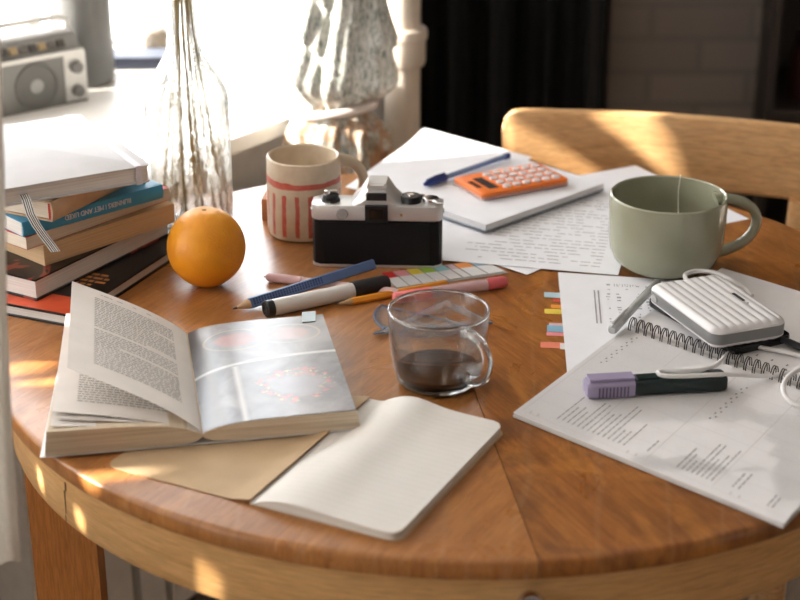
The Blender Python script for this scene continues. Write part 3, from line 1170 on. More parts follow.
for k in range(19):
    a = math.radians(112 - 224 * k / 18)
    hp.append(Vector((.0408 + .0190 * math.cos(a) + (.005 if abs(a) < 1.2 else 0) * math.cos(a), 0, .037 + .0195 * math.sin(a) * 1.1)))
hr = Matrix.Rotation(math.radians(-50), 3, 'Z')
b.tube([hr @ p for p in hp], [.0050, .0046] + [.0042] * 15 + [.0046, .0052], 14, 0, 1.1)
b.build('handle', glass('handle_glass', (.985, .99, .985), 0, 1.45), gl)

# ------------------------------------------------------------------ sage mug
gm = P(664, 267)
gmug = thing('sage_mug', 'large sage green glazed mug with a tea bag string inside', 'mug', (gm.x, gm.y, T + .0010))
sage = M('sage_glaze', (.345, .35, .25), .16, var=.05, vs=25, coat=.4)
b = B()
b.lathe([(0, .0), (.036, .0), (.038, .001), (.046, .004), (.053, .010), (.0570, .019), (.0590, .032), (.0597, .050), (.0600, .070), (.0597, .0735), (.0583, .0748), (.0568, .0735), (.0562, .068), (.0555, .045), (.053, .022), (.046, .010), (.030, .0065), (0, .006)], 80)
b.build('mug_body', sage, gmug)
gmug.scale = (1.015, 1.015, 1.085)
b = B()
hp = []
for k in range(21):
    a = math.radians(104 - 200 * k / 20)
    x = .0535 + .044 * math.cos(a) * (1.0 if math.cos(a) > 0 else .3)
    z = .041 + .026 * math.sin(a) - (.003 if a < 0 else 0) * abs(math.sin(a))
    hp.append(Vector((x, 0, z)))
hr = Matrix.Rotation(math.radians(10), 3, 'Z')
b.tube([hr @ p for p in hp], [.0085, .0078, .0070] + [.0064] * 15 + [.0072, .0080, .0090], 16, 0, .8)
b.build('handle', sage, gmug)
b = B()
b.lathe([(0, .020), (.0515, .020), (.0528, .0225), (.0520, .0228), (0, .0226)], 48)
b.build('tea', M('tea', (.20, .12, .03), .05), gmug)
b = B()
b.tube([Vector((.018, -.010, .021)), Vector((.017, .03, .035)), Vector((.0185, .0515, .060)), Vector((.0200, .0535, .0735)), Vector((.0205, .0560, .0757)), Vector((.0210, .0585, .072)), Vector((.0215, .0590, .04))], .0006, 8)
b.build('tea_bag_string', M('string_white', (.75, .73, .66), .8), gmug)

# ------------------------------------------------------------------ handwritten sheet with index tabs
hq = [P(568, 385), P(700, 372), P(690, 282), P(558, 273)]


def hand(b, S):
    # two ruled strokes, scribbled words running along the page
    for u in (.255, .285):
        for k in range(6):
            b.ink(S, u + .004 * k / 6, u + .012 + .004 * k / 6, .50 + k * .055, .50 + (k + 1) * .055, 1)
    for col in range(6):
        u = .36 + col * .075
        v = .50 + rnd.uniform(0, .06)
        while v < .9:
            l = rnd.uniform(.01, .03)
            w = rnd.uniform(.008, .03)
            if rnd.random() < .75:
                b.ink(S, u + rnd.uniform(-.012, .012), u + w, v, v + l * .6, 2)
            v += l + rnd.uniform(.004, .02)
    for k in range(9):
        b.ink(S, .42 + k * .02, .425 + k * .02, .88 + .01 * (k % 3), .91, 2)


hs = sheet('handwritten_sheet', 'white sheet with handwriting and coloured index tabs, partly under the spiral planner', hq, z=.001, curl=lambda u, v: .0010, inkf=hand)
tabs = [('pale blue', (.45, .62, .70), 544, 557, 292, 297), ('red', (.72, .10, .06), 553, 559, 298.5, 301.5), ('orange', (.85, .32, .04), 551, 560, 304.5, 308), ('yellow', (.75, .55, .06), 544.5, 561, 308.5, 313.5),
        ('pale pink', (.72, .45, .48), 549, 562, 322.5, 325), ('blue', (.22, .42, .55), 547, 563, 325, 331.5), ('rose', (.75, .25, .26), 546.5, 563, 331.5, 335.5), ('coral', (.78, .22, .13), 540.5, 560, 341.5, 347.5), ('white', (.78, .74, .72), 560, 565, 343, 349)]
for k, (cn, cc, u0, u1, v0, v1) in enumerate(tabs):
    zt = .0004 + .00012 * (k % 3)
    q = [P(u0, v1, zt), P(u1 + 6, v1 + 1, zt), P(u1 + 6, v0 + 1, zt), P(u0, v0, zt)]
    b = B()
    b.grid(bilin(*[p - hs.location for p in q]), 3, 2, 0, .0001)
    o = b.build('index_tab', M('tab_' + cn.replace(' ', '_'), cc, .6, var=.03), hs, fix=False)
    o['label'] = cn + ' index tab'

# ------------------------------------------------------------------ spiral planner
zl = .0062
BL, BR, TL = P(513, 412, zl), P(784, 523, zl), P(626, 327, zl)
TR = TL + (BR - BL)
along = (BR - BL).normalized()
across = (TL - BL).normalized()
plc = (BL + TR) / 2
plc.z = T
planner = thing('spiral_planner', 'open planner with black spiral binding lying at the right of the table', 'planner', plc)
off = Vector((0, 0, zl))
loc = lambda p: Vector(p) - plc
q = [loc(p) for p in (BL, BR, TR, TL)]
Sp0 = bilin(*q)
Sp = lambda u, v: Sp0(u, v) + Vector((0, 0, -.0006 - .0012 * (1 - v) * 0))
# lower page: cover, page block, top page
b = B()
flat = lambda p, z: Vector((p.x, p.y, z))
b.rings([[flat(p, z) for p in q] for z in (.0022, .0034)])
qb = [loc(p) for p in (BL, BR, P(722, 268, .0045) + (BR - BL), P(722, 268, .0045))]
b.rings([[flat(p, z) for p in qb] for z in (.0013, .00215)])
b.build('cover', M('planner_board', (.62, .60, .58), .7), planner)
b = B()
qi = [q[0] + (q[2] - q[0]) * .004, q[1] + (q[3] - q[1]) * .004, q[2], q[3]]
b.rings([[flat(p, z) for p in qi] for z in (.0034, .0056)])
b.build('page_block', page_edge('planner_edges', (.58, .55, .53), (.74, .71, .68)), planner)


def planner_ink(b, S):
    for k in range(8):
        b.ink(S, .03, .97, .04 + k * .125, .0415 + k * .125, 1)
    for (u0, u1, v0, nl, mx) in ((.14, .42, .075, 14, .30), (.60, .74, .075, 8, .28), (.79, .83, .09, 2, .24), (.48, .50, .10, 1, .18), (.92, .95, .06, 2, .10)):
        for k in range(nl):
            u = u0 + (u1 - u0) * k / max(1, nl)
            v = v0 + .006
            ln = mx * rnd.uniform(.35, 1.)
            while v < v0 + ln:
                l = rnd.uniform(.012, .04)
                b.ink(S, u, u + .0042, v, v + l, 2)
                v += l + .006
    for u0 in (.045, .075, .43, .46, .80, .83):
        b.ink(S, u0, u0 + .006, .04, .062, 1)
    for k in range(14):      # dotted header rows
        b.ink(S, .06 + .012 * (k % 2), .066 + .012 * (k % 2), .62 + k * .024, .632 + k * .024, 2)
        b.ink(S, .55 + .012 * (k % 2), .556 + .012 * (k % 2), .50 + k * .026, .512 + k * .026, 2)
    for k in range(4):
        b.ink(S, .02 + .24 * k, .022 + .24 * k, .05, .95, 1)


FAINT = M('faint_rule', (.66, .63, .61), .8, var=.02)
b = B()
b.grid(Sp, 20, 10, 0, .0002)
planner_ink(b, Sp)
INK_L = M('light_ink', (.34, .33, .33), .8)
PLP = M('planner_paper', (.84, .82, .815), .8, var=.02, bmp=.03, bs=600)
o = b.build('page', [PLP, FAINT, INK_L], planner, fix=False)
o['label'] = 'lower ruled page with printed lines'
# upper page, on the far side of the spiral
UL0 = TL + across * .010
UL1 = P(722, 268, .0045)
q2 = [loc(p) for p in (UL0, UL0 + (BR - BL), UL1 + (BR - BL) * 1.0, UL1)]
for p in q2:
    p.z = 0
b = B()
b.rings([[flat(p, z) for p in q2] for z in (.0022, .0044)])
b.build('page_block', MATS.get('x') or page_edge('planner_edges_upper', (.60, .57, .55), (.76, .73, .70)), planner)
Su0 = bilin(*q2)
Su = lambda u, v: Su0(u, v) + Vector((0, 0, .0048))
b = B()
b.grid(Su, 20, 10, 0, .0002)
for k in range(10):
    b.ink(Su, .06 + k * .045, .066 + k * .045, .05, .07, 1)
    b.ink(Su, .30 + .06 * k, .306 + .06 * k, .12, .14, 2)
o = b.build('page', [PLP, FAINT, INK_P], planner, fix=False)
o['label'] = 'upper page under the phone and power bank'
b = B()
nring = 29
for k in range(nring):
    c = loc(TL + across * .004 + (BR - BL) * ((k + .6) / nring))
    for dd in (-.0011, .0011):
        cc = c + along * dd
        pts = []
        for i in range(17):
            a = math.radians(-12 + 204 * i / 16)
            pts.append(flat(cc, .0066) + across * (.0072 * math.cos(a)) + Vector((0, 0, math.sin(a) * .0092)))
        pts = [p if p.z > .0062 or True else p for p in pts]
        b.tube(pts, .00056, 6)
b.build('spiral_binding', M('black_wire', (.02, .017, .016), .35, .3), planner)

# ------------------------------------------------------------------ phone and power bank
zp = .0052
pa = math.radians(-62)
pcx = (P(641, 305, .013) + P(738, 350, .013) + P(797, 328, .013) + P(700, 283, .013)) / 4
phone = thing('smartphone', 'black smartphone lying on the planner under the white power bank', 'phone', (pcx.x, pcx.y, T + zp), pa)
b = B()
b.prism(rrect(.138, .070, .009, 6), 0, .0082, 0, .002)
b.build('phone_body', M('black_gloss', (.010, .010, .012), .12), phone)
b = B()
b.prism(rrect(.134, .066, .008, 6), .0080, .0086)
b.build('screen', M('screen_glass', (.006, .006, .008), .05), phone)
b = B()
b.box((-.02, -.0352, .0042), (.014, .0012, .0022))
b.build('side_button', dsil, phone)

kz = .0145
pwa = math.radians(-69)
pw = thing('power_bank', 'white ribbed power bank with grey side band on top of the black phone', 'power bank', (.3010, 1.4165, T + kz), pwa)
PL, PW, PH = .125, .080, .0215


def shell_grid(sign):
    def S(u, v):
        x, y = (u - .5) * (PL - .001), (v - .5) * (PW - .001)
        # pull the square plan into a rounded rectangle
        r = .012
        ex, ey = abs(x) - (PL / 2 - r), abs(y) - (PW / 2 - r)
        if ex > 0 and ey > 0:
            l = math.hypot(ex, ey)
            mm = max(ex, ey)
            if l > 1e-9:
                s = mm / l
                x = math.copysign(PL / 2 - r + ex * s, x)
                y = math.copysign(PW / 2 - r + ey * s, y)
        d = min(PL / 2 - abs(x), PW / 2 - abs(y))
        ex2, ey2 = abs(x) - (PL / 2 - r), abs(y) - (PW / 2 - r)
        if ex2 > 0 and ey2 > 0:
            d = r - math.hypot(ex2, ey2)
        d = max(0, d)
        e = min(1, d / .008)
        h = .0058 * math.sqrt(max(0, 1 - (1 - e) ** 2))
        rib = .0012 * abs(math.sin(PI * (y / PW + .5) * 9)) * e
        return Vector((x, y, sign * (PH / 2 - .0066 + h + rib * 1.0) + PH / 2))
    return S


pwm = M('pearl_white_plastic', (.72, .70, .70), .28, var=.02)
b = B()
b.grid(shell_grid(1), 60, 90, 0)
b.grid(shell_grid(-1), 60, 90, 0)
b.build('ribbed_shell', pwm, pw, 60)
b = B()
b.prism(rrect(PL + .0004, PW + .0004, .012, 8), PH / 2 - .0052, PH / 2 + .0052, 0, .0006)
b.build('side_band', M('grey_band', (.22, .22, .22), .35, var=.05), pw)
b = B()
b.prism(rrect(PL + .0002, PW + .0002, .012, 8), PH / 2 + .0050, PH / 2 + .0066, 0, .0004)
b.prism(rrect(PL + .0002, PW + .0002, .012, 8), PH / 2 - .0066, PH / 2 - .0050, 0, .0004)
b.build('rim', pwm, pw)
b = B()
b.prism(rrect(.0100, .0066, .0032, 6), 0, .0014, 0, .0004, Matrix.Translation((-PL / 2 + .016, -PW / 2 - .0002, PH / 2)) @ Matrix.Rotation(PI / 2, 4, 'X'))
b.build('power_button', M('silver_button', (.45, .45, .45), .35), pw)
b = B()
b.prism(rrect(.020, .0028, .0012, 5), 0, .0006, 0, 0, Matrix.Translation((.002, .0225, PH + .0001)))
o = b.build('indicator_window', BLACKP, pw)
b = B()
b.prism(rrect(.0022, .0022, .001, 5), 0, .0006, 0, 0, Matrix.Translation((.018, .0225, PH + .0001)))
b.build('indicator_light', M('grey_button', (.30, .30, .30), .4), pw)


def smooth(pts, n=8):
    out = []
    m = len(pts)
    for k in range(m - 1):
        p0, p1, p2, p3 = pts[max(k - 1, 0)], pts[k], pts[k + 1], pts[min(k + 2, m - 1)]
        for i in range(n):
            t = i / n
            out.append(.5 * ((2 * p1) + (p2 - p0) * t + (2 * p0 - 5 * p1 + 4 * p2 - p3) * t * t + (3 * p1 - p0 - 3 * p2 + p3) * t ** 3))
    out.append(pts[-1])
    return out


cab_m = M('white_cable', (.80, .78, .77), .45, var=.02)
cab = thing('charging_cable', 'white charging cable looping over the planner and dark highlighter', 'cable', (plc.x, plc.y, T))
cpts = [P(728, 353, .0085), P(722, 360, .013), P(714, 366, .018), P(700, 370, .0235), P(680, 371, .0265), P(664, 370.5, .0268), P(658, 372.5, .0266), P(664, 375.5, .0262), P(684, 376, .0258), P(706, 375, .0252), P(724, 374.5, .021), P(740, 375, .0145), P(762, 376, .0098), P(782, 374, .0098), P(798, 368, .0150), P(812, 360, .014), P(826, 366, .011), P(826, 384, .0095), P(812, 402, .0090)]
b = B()
b.tube(smooth([p - cab.location for p in cpts]), .0021, 10)
b.build('cord', cab_m, cab)
c2_ = thing('charging_cable', 'white cable loop arching between the power bank and the sage mug', 'cable', (plc.x, plc.y, T))
cp2 = [P(694, 288, .020), P(686, 279, .020), P(686, 274, .021), P(697, 271, .022), P(716, 273, .022), P(733, 281, .019), P(745, 289, .012), P(752, 296, .0085)]
b = B()
b.tube(smooth([p - c2_.location for p in cp2]), .0023, 10)
b.build('cord', cab_m, c2_)
b = B()
b.tube([p - c2_.location for p in (P(686, 280, .0195), P(694, 285, .0195), P(701, 287, .0195))], [.0030, .0042, .0042], 10, 0, .7)
b.build('plug', BLACKP, c2_)
c3_ = thing('charging_cable', 'loop of white cable hanging over the planner rings at the right edge', 'cable', (plc.x, plc.y, T))
cp3 = [P(830, 352, .010), P(815, 362, .016), P(799, 369.5, .019), P(788, 377, .0185), P(783, 387, .0165), P(786, 397, .0130), P(797, 405, .0100), P(815, 408, .0092)]
b = B()
b.tube(smooth([p - c3_.location for p in cp3]), .0023, 10)
b.build('cord', cab_m, c3_)
c4_ = thing('usb_cable', 'short black plug and white lead leaving the phone at the right edge', 'cable', (plc.x, plc.y, T))
b = B()
b.tube([p - c4_.location for p in smooth([P(772, 337, .010), P(786, 341, .0100), P(800, 347, .0095), P(815, 353, .0090)], 5)], [.0034] * 6 + [.0042] * 5 + [.0030] * 5, 10, 0, .8)
b.build('plug', BLACKP, c4_)
b = B()
b.tube([p - c4_.location for p in smooth([P(735, 347, .0078), P(750, 346, .0082), P(775, 350, .0082), P(800, 356, .0082), P(820, 362, .0082)], 5)], .0025, 10, 0, .8)
b.build('lead', cab_m, c4_)

# grey translucent pen leaning on the phone
gpn, L = rod('gel_pen', 'translucent grey pen lying beside the black phone on the handwritten sheet', 'pen', P(611, 338, .004), P(658, 285, .012), .0045, .0066, .0105)
grey_c = clear('smoke_plastic', (.48, .49, .48), .72, .15)
xl([(0, 0), (.0035, .0005), (.0049, .004), (.0050, .030), (.0046, .034), (0, .034)], 16, .005).build('cap', clear('smoke_cap', (.50, .51, .50), .80, .15), gpn)
xl([(0, .0345), (.0042, .0345), (.0042, L - .003), (.003, L), (0, L)], 16, .005).build('barrel', grey_c, gpn)
b = B()
b.tube([Vector((.004, 0, .0108)), Vector((.034, 0, .0115)), Vector((.042, 0, .0105))], [.001, .0011, .0008], 8)
b.build('clip', M('grey_clip', (.42, .42, .41), .3), gpn)

# highlighter with lavender cap
hl, L = rod('highlighter', 'dark green highlighter with a ribbed lavender cap lying on the planner page', 'highlighter', P(585, 394, .007), P(724, 386, .007), .01, .0060)
dgreen = M('dark_green_plastic', (.010, .022, .022), .35)
lav = M('lavender_plastic', (.33, .28, .42), .45, var=.03)
HW, HH = .0205, .0145
sec = lambda x, w, h: [Vector((x, p[0], p[1] + HH / 2)) for p in rrect(w, h, .0035, 4)]
x0 = .041
b = B()
b.rings([sec(x0, HW * .95, HH * .95), sec(L - .006, HW, HH), sec(L - .002, HW * .97, HH * .97), sec(L, HW * .85, HH * .85)])
b.build('barrel', dgreen, hl, 30)
b = B()
b.box((x0 + .038, 0, HH + .0003), (.066, .0095, .0012))
b.bevel(.0005, 1)
b.build('barrel_panel', M('dark_green_gloss', (.014, .030, .030), .2), hl)
b = B()
b.rings([sec(0, HW * .86, HH * .80), sec(.002, HW * .98, HH * .95), sec(.006, HW * 1.06, HH * 1.04), sec(x0 + .001, HW * 1.08, HH * 1.07)])
b.build('cap', lav, hl, 30)
cap = [o for o in COL.objects if o.parent == hl and o.name.startswith('cap')][0]
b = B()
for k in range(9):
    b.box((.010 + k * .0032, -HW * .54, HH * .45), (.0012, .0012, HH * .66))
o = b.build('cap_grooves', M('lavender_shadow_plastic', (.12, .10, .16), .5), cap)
o['label'] = 'dark grooves across the lavender cap'
b = B()
b.box((.022, -.001, HH + .0022), (.040, .0125, .0022))
b.bevel(.0009, 2)
b.build('clip', lav, cap)

# ------------------------------------------------------------------ kraft notebook, open
nS = P(250, 505)
na = math.radians(-26.5)
nb = thing('notebook', 'open kraft-covered notebook with blank lined pages near the table edge', 'notebook', (nS.x, nS.y, T), na)
kraft = M('kraft_card', (.55, .39, .23), .75, var=.05, bmp=.06, bs=500)
NW, NH = .1290, .201
b = B()
polyL = [(-NW + .008, .0), (0, 0), (0, NH), (-NW + .008, NH), (-NW + .002, NH - .002), (-NW, NH - .008), (-NW, .008), (-NW + .002, .002)]
Sl = lambda u, v: Vector((-NW + u * NW, v * NH, .0010 + .0035 * math.exp(-((1 - u) * NW / .012) ** 2)))


def nb_round(x, y, w, h, r):
    ex, ey = x - (w - r), abs(y - h / 2) - (h / 2 - r)
    if ex > 0 and ey > 0:
        l = math.hypot(ex, ey)
        m_ = max(ex, ey)
        s = m_ / l
        return w - r + ex * s, h / 2 + math.copysign(h / 2 - r + ey * s, y - h / 2)
    return x, y


def Skl(u, v):
    x, y = nb_round((1 - u) * (NW + .008), v * NH, NW + .008, NH, .010)
    return Vector((-x, y, .0010 + .0036 * math.exp(-(x / .012) ** 2)))


b.grid(Skl, 26, 26, 0, .0006)
ko = b.build('cover', kraft, nb, fix=False)
ko['label'] = 'bare kraft inside of the front cover'


def znb(x, y):
    dl = .003 + .011 * min(1, max(0, (y - .07) / .05))
    h = .0075 * (1 - math.exp(-max(0, x - dl) / .012)) + .0050 * math.exp(-((x - .044) / .022) ** 2) * (.35 + .65 * y / NH) - .0020 * max(0, x - .03) / .1
    return .0022 + h


def Snr(z):
    def S(u, v):
        x, y = nb_round(u ** 1.2 * (NW - .001), v * NH, NW - .001, NH, .010)
        return Vector((x, y, .0012 + (znb(x, y) - .0012) * z))
    return S


b = B()
# page block between the flat back and the curved top page
nu, nv = 30, 26
topS, botS = Snr(.97), Snr(.02)
b.grid(topS, nu, nv, 0)
b.grid(botS, nu, nv, 0)
for S_edge in ('front', 'right', 'back'):
    nn = nu if S_edge != 'right' else nv
    for k in range(nn):
        f0, f1 = k / nn, (k + 1) / nn
        if S_edge == 'front':
            q_ = [botS(f0, 0), botS(f1, 0), topS(f1, 0), topS(f0, 0)]
        elif S_edge == 'back':
            q_ = [botS(f1, 1), botS(f0, 1), topS(f0, 1), topS(f1, 1)]
        else:
            q_ = [botS(1, f0), botS(1, f1), topS(1, f1), topS(1, f0)]
        b.face([b.v(p) for p in q_])
bmesh.ops.remove_doubles(b.bm, verts=b.bm.verts[:], dist=.00002)
b.build('page_block', page_edge('notebook_edges', (.60, .56, .49), (.80, .76, .69)), nb, 50)
b = B()
Sn1 = Snr(1.0)
b.grid(Sn1, 30, 26, 0, .0002)
for k in range(25):
    v = .06 + k * .036
    for q_ in range(12):
        b.ink(Sn1, .02 + q_ * .08, .02 + (q_ + 1) * .08, v, v + .0028, 1, .00012)
b.build('page', [CREAM, M('ruled_line', (.73, .695, .64), .8, var=.02)], nb, fix=False)
b = B()
bc = [nb_round(x, y, NW + .001, NH, .010) for x, y in [(0, 0)]]
pb = [(0, 0)] + [(NW + .001 - .010 + .010 * math.cos(math.radians(a)), .010 + .010 * math.sin(math.radians(a))) for a in range(-90, 1, 15)] + [(NW + .001 - .010 + .010 * math.cos(math.radians(a)), NH - .010 + .010 * math.sin(math.radians(a))) for a in range(0, 91, 15)] + [(0, NH)]
b.prism(pb, .0003, .0011)
b.build('back_cover', kraft, nb)

# ------------------------------------------------------------------ open paperback
bS = P(203, 446)
ba = math.radians(10.5)
bk = thing('open_book', 'open paperback with a raised text page and glossy picture page lying on the table', 'book', (bS.x, bS.y, T + .0022), ba)
SKEW = .016
BW, BH = .1295, .206
blk = page_edge('paperback_edges', (.56, .44, .30), (.78, .66, .50), 700)
tilt = lambda x: max(0, x) * .008
zR = lambda x: .0088 + .0085 * (1 - math.exp(-max(0, x) / .018)) + tilt(x)
zL = lambda x: .0088 + .0125 * (1 - math.exp(-max(0, x) / .022)) + .012 * max(0, x)


def block(zf, sgn, w, base):
    xs = [w * (k / 24) ** 1.5 for k in range(25)]
    top = [(x * sgn, zf(x)) for x in xs]
    bot = [(x * sgn, base(x)) for x in xs]
    bot[-1] = ((w + .003) * sgn, base(w))
    ring = bot + top[::-1]
    bb = B()
    bb.rings([[Vector((x + (SKEW * y / BH * x / -w if sgn < 0 else 0), y, z)) for x, z in ring] for y in [BH * k / 8 for k in range(9)]])
    return bb


block(zR, 1, BW, lambda x: .0006 + tilt(x) + .006 * math.exp(-x / .006)).build('page_block', blk, bk, 40)
block(zL, -1, BW - .004, lambda x: .0006 + .006 * math.exp(-x / .006)).build('page_block', blk, bk, 40)
b = B()
Scv = lambda u, v: Vector(((u - .5) * 2 * (BW + .003) + (SKEW * v * (.5 - u) * 2 if u < .5 else 0), -.001 + v * (BH + .002), .0006 + tilt((u - .5) * 2 * BW)))
b.grid(Scv, 24, 4, 0, .0006)
b.build('cover', M('white_cover', (.74, .72, .70), .4), bk, fix=False)
# glossy picture page
m, n, bs_ = nt('glossy_picture')
uvn = N(n, 'ShaderNodeTexCoord').outputs['Object']
sx = N(n, 'ShaderNodeSeparateXYZ')
n.links.new(uvn, sx.inputs[0])
X, Y = sx.outputs[0], sx.outputs[1]
f1 = noise(n, uvn, 22, 5, .6, .8)
base = ramp(n, f1, [(.3, (.17, .16, .16)), (.5, (.28, .27, .28)), (.72, (.40, .37, .38))])


def ell(cx, cy, rx, ry):
    a_ = math_(n, 'DIVIDE', math_(n, 'SUBTRACT', X, cx), rx)
    b_ = math_(n, 'DIVIDE', math_(n, 'SUBTRACT', Y, cy), ry)
    return math_(n, 'SQRT', math_(n, 'ADD', math_(n, 'MULTIPLY', a_, a_), math_(n, 'MULTIPLY', b_, b_)))


fl = noise(n, uvn, 130, 3, .6)
spine_shade = ramp(n, math_(n, 'ADD', X, math_(n, 'MULTIPLY', math_(n, 'SUBTRACT', f1, .5), .02)), [(.018, (1, 1, 1)), (.030, (0, 0, 0))])
base = mixc(n, math_(n, 'MULTIPLY', spine_shade, .8), base, (.07, .06, .06))  # shade along the spine painted into the page colour
for (cx, cy, rx, ry, col, thr) in ((.042, .165, .026, .020, (.50, .24, .22), 1.), (.092, .168, .026, .018, (.52, .33, .32), 1.)):
    d = math_(n, 'ADD', ell(cx, cy, rx, ry), math_(n, 'MULTIPLY', fl, .3))
    mk = ramp(n, d, [(.75, (1, 1, 1)), (1.0, (0, 0, 0))])
    base = mixc(n, math_(n, 'MULTIPLY', mk, .7), base, col)
    rg = ramp(n, ell(cx, cy, rx * 1.15, ry * 1.15), [(.90, (0, 0, 0)), (.96, (1, 1, 1)), (1., (1, 1, 1)), (1.06, (0, 0, 0))])
    base = mixc(n, math_(n, 'MULTIPLY', rg, .5), base, (.62, .50, .36))
# wreath of small blooms in the lower picture
dw = math_(n, 'ADD', ell(.086, .060, .034, .030), math_(n, 'MULTIPLY', math_(n, 'SUBTRACT', noise(n, uvn, 60, 3), .5), 1.1))
wr = ramp(n, dw, [(.60, (0, 0, 0)), (.85, (1, 1, 1)), (1.1, (1, 1, 1)), (1.35, (0, 0, 0))])
blo = ramp(n, noise(n, uvn, 170, 2), [(.50, (0, 0, 0)), (.56, (1, 1, 1))])
base = mixc(n, math_(n, 'MULTIPLY', wr, blo), base, (.60, .26, .25))
blo2 = ramp(n, noise(n, mapping(n, uvn, (1, 1, 1), (0, 0, 0), (3, 3, 0)), 200, 2), [(.60, (0, 0, 0)), (.64, (1, 1, 1))])
base = mixc(n, math_(n, 'MULTIPLY', wr, blo2), base, (.62, .55, .30))
gry = ramp(n, dw, [(.5, (1, 1, 1)), (.9, (0, 0, 0))])
base = mixc(n, math_(n, 'MULTIPLY', gry, .6), base, (.45, .43, .48))


def stroke(expr_a, w):
    return ramp(n, math_(n, 'ABSOLUTE', expr_a), [(0, (1, 1, 1)), (w, (1, 1, 1)), (w * 1.6, (0, 0, 0))])


l1 = stroke(math_(n, 'SUBTRACT', math_(n, 'ADD', Y, math_(n, 'MULTIPLY', math_(n, 'MULTIPLY', math_(n, 'SUBTRACT', X, .12), math_(n, 'SUBTRACT', X, .12)), 1.4)), .122), .0007)
base = mixc(n, math_(n, 'MULTIPLY', l1, .8), base, (.85, .84, .82))
l2 = math_(n, 'MULTIPLY', stroke(math_(n, 'SUBTRACT', X, .037), .0005), math_(n, 'LESS_THAN', Y, .108))
base = mixc(n, math_(n, 'MULTIPLY', l2, .75), base, (.8, .78, .76))
n.links.new(base, bs_.inputs['Base Color'])
bs_.inputs['Roughness'].default_value = .29
bs_.inputs['Specular IOR Level'].default_value = .42
bs_.inputs['Coat Weight'].default_value = .14
bs_.inputs['Coat Roughness'].default_value = .12
bump(n, bs_, noise(n, uvn, 40, 3), .12, .003)
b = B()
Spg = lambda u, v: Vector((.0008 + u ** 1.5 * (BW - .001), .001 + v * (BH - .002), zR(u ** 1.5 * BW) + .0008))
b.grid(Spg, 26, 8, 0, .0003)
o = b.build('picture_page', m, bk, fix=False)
o['label'] = 'glossy dark picture page with floral art'
# raised text leaf
toL = lambda p: to_local(p, bk.location, ba)
pageL = M('book_paper', (.83, .775, .72), .85, var=.03, bmp=.04, bs=500)


def leaf(free0, free1, bulge, z_sp, name, label, textf=None, mat=pageL, y0=.001, y1=None):
    f0, f1 = toL(free0), toL(free1)
    y1 = BH - .001 if y1 is None else y1
    s0, s1 = Vector((-.0004, y0, z_sp)), Vector((-.0004, y1, z_sp))

    def S(u, v):          # u from the spine to the free edge, v from the near end to the far end
        p = s0.lerp(s1, v).lerp(f0.lerp(f1, v), u)
        return p + Vector((0, 0, bulge * math.sin(PI * min(1, u ** .65)) * (1 - .1 * v)))
    S2 = lambda u, v: S(1 - u, v)
    b = B()
    b.grid(S2, 22, 12, 0, .0002)
    if textf:
        textf(b, S2)
    o = b.build(name, [mat, M('book_text', (.36, .335, .31), .85), M('book_text_light', (.42, .39, .36), .85)], bk, fix=False)
    if label:
        o['label'] = label
    return o


def text_leaf(b, S):
    lines(b, S, .22, .80, .945, .953, 1, 1, .6, .035, .8, .3)
    nl = 37
    for k in range(nl):
        v = .90 - k * .0205
        if k in (17,):
            continue
        u, end = .20, .87 if k not in (6, 16, 24) else rnd.uniform(.4, .7)
        while u < end:
            l = min(rnd.uniform(.012, .05), end - u)
            b.ink(S, u, u + l, v - .0085, v, 1, .00018)
            u += l + .009


leaf(P(67, 368, .062), P(72, 281, .062), .006, .0100, 'leaf', 'raised leaf of dense printed text', text_leaf)


def text_leaf2(b, S):
    for k in range(12):
        v = .36 - k * .022
        u = .16
        while u < .85:
            l = min(rnd.uniform(.012, .05), .85 - u)
            b.ink(S, u, u + l, v - .009, v, 1, .00018)
            u += l + .009


leaf(P(52, 411, .033), P(66, 313, .033), .004, .0096, 'leaf', 'loose leaf lifted under the raised page', text_leaf2)


def music_leaf(b, S):
    for k in range(7):
        b.ink(S, .34 + k * .075, .37 + k * .075, .03, .06, 1)
        b.ink(S, .30 + k * .075, .375 + k * .075, .07, .078, 1)


leaf(P(58, 419, .0290), P(70, 320, .0290), .004, .0094, 'leaf', None, music_leaf)
leaf(P(50, 426, .0272), P(68, 324, .0272), .003, .0092, 'leaf', None)
# pale blue tab at the far edge
b = B()
tb = [toL(P(u, v, z)) for u, v, z in ((302, 322, .022), (315.5, 321, .022), (315.5, 311, .024), (302, 312, .024))]
b.grid(bilin(*tb), 3, 3, 0, .0002)
o = b.build('index_tab', M('pale_blue_tab', (.60, .70, .74), .6), bk, fix=False)
o['label'] = 'pale blue index tab'

# ------------------------------------------------------------------ chair behind the table
ch_o = P(503, 112, .05)
ch_a = math.radians(-14)
chair = thing('wooden_chair', 'pale wooden chair with a wide curved back rail behind the papers', 'chair', (ch_o.x, ch_o.y, 0), ch_a)
chw = wood('pale_oak', (.66, .39, .18), (.75, .49, .25), (.54, .30, .13), .38, 0, (3, 20, 30), 0)
RW = .46
b = B()
rings = []
for k in range(37):
    f = (k / 36 if 6 < k < 30 else (k * k / 6 / 36 if k <= 6 else 1 - (36 - k) ** 2 / 6 / 36))
    x = f * RW
    yb = .030 * (1 - (2 * f - 1) ** 2)
    e = min(f, 1 - f) * RW
    sh = .018 * (1 - math.sqrt(max(0, 1 - (1 - min(1, e / .018)) ** 2)))
    zt, zb = T + .052 - sh, T - .047 + sh * .6
    sec_ = [(0, zb + .004), (.004, zb), (.018, zb), (.022, zb + .004), (.024, zt - .008), (.020, zt - .001), (.010, zt), (.003, zt - .002), (0, zt - .010)]
    rings.append([Vector((x, yb + y - .006 * (z - T) / .05, z)) for y, z in sec_])
b.rings(rings)
b.build('back_rail', chw, chair, 35)
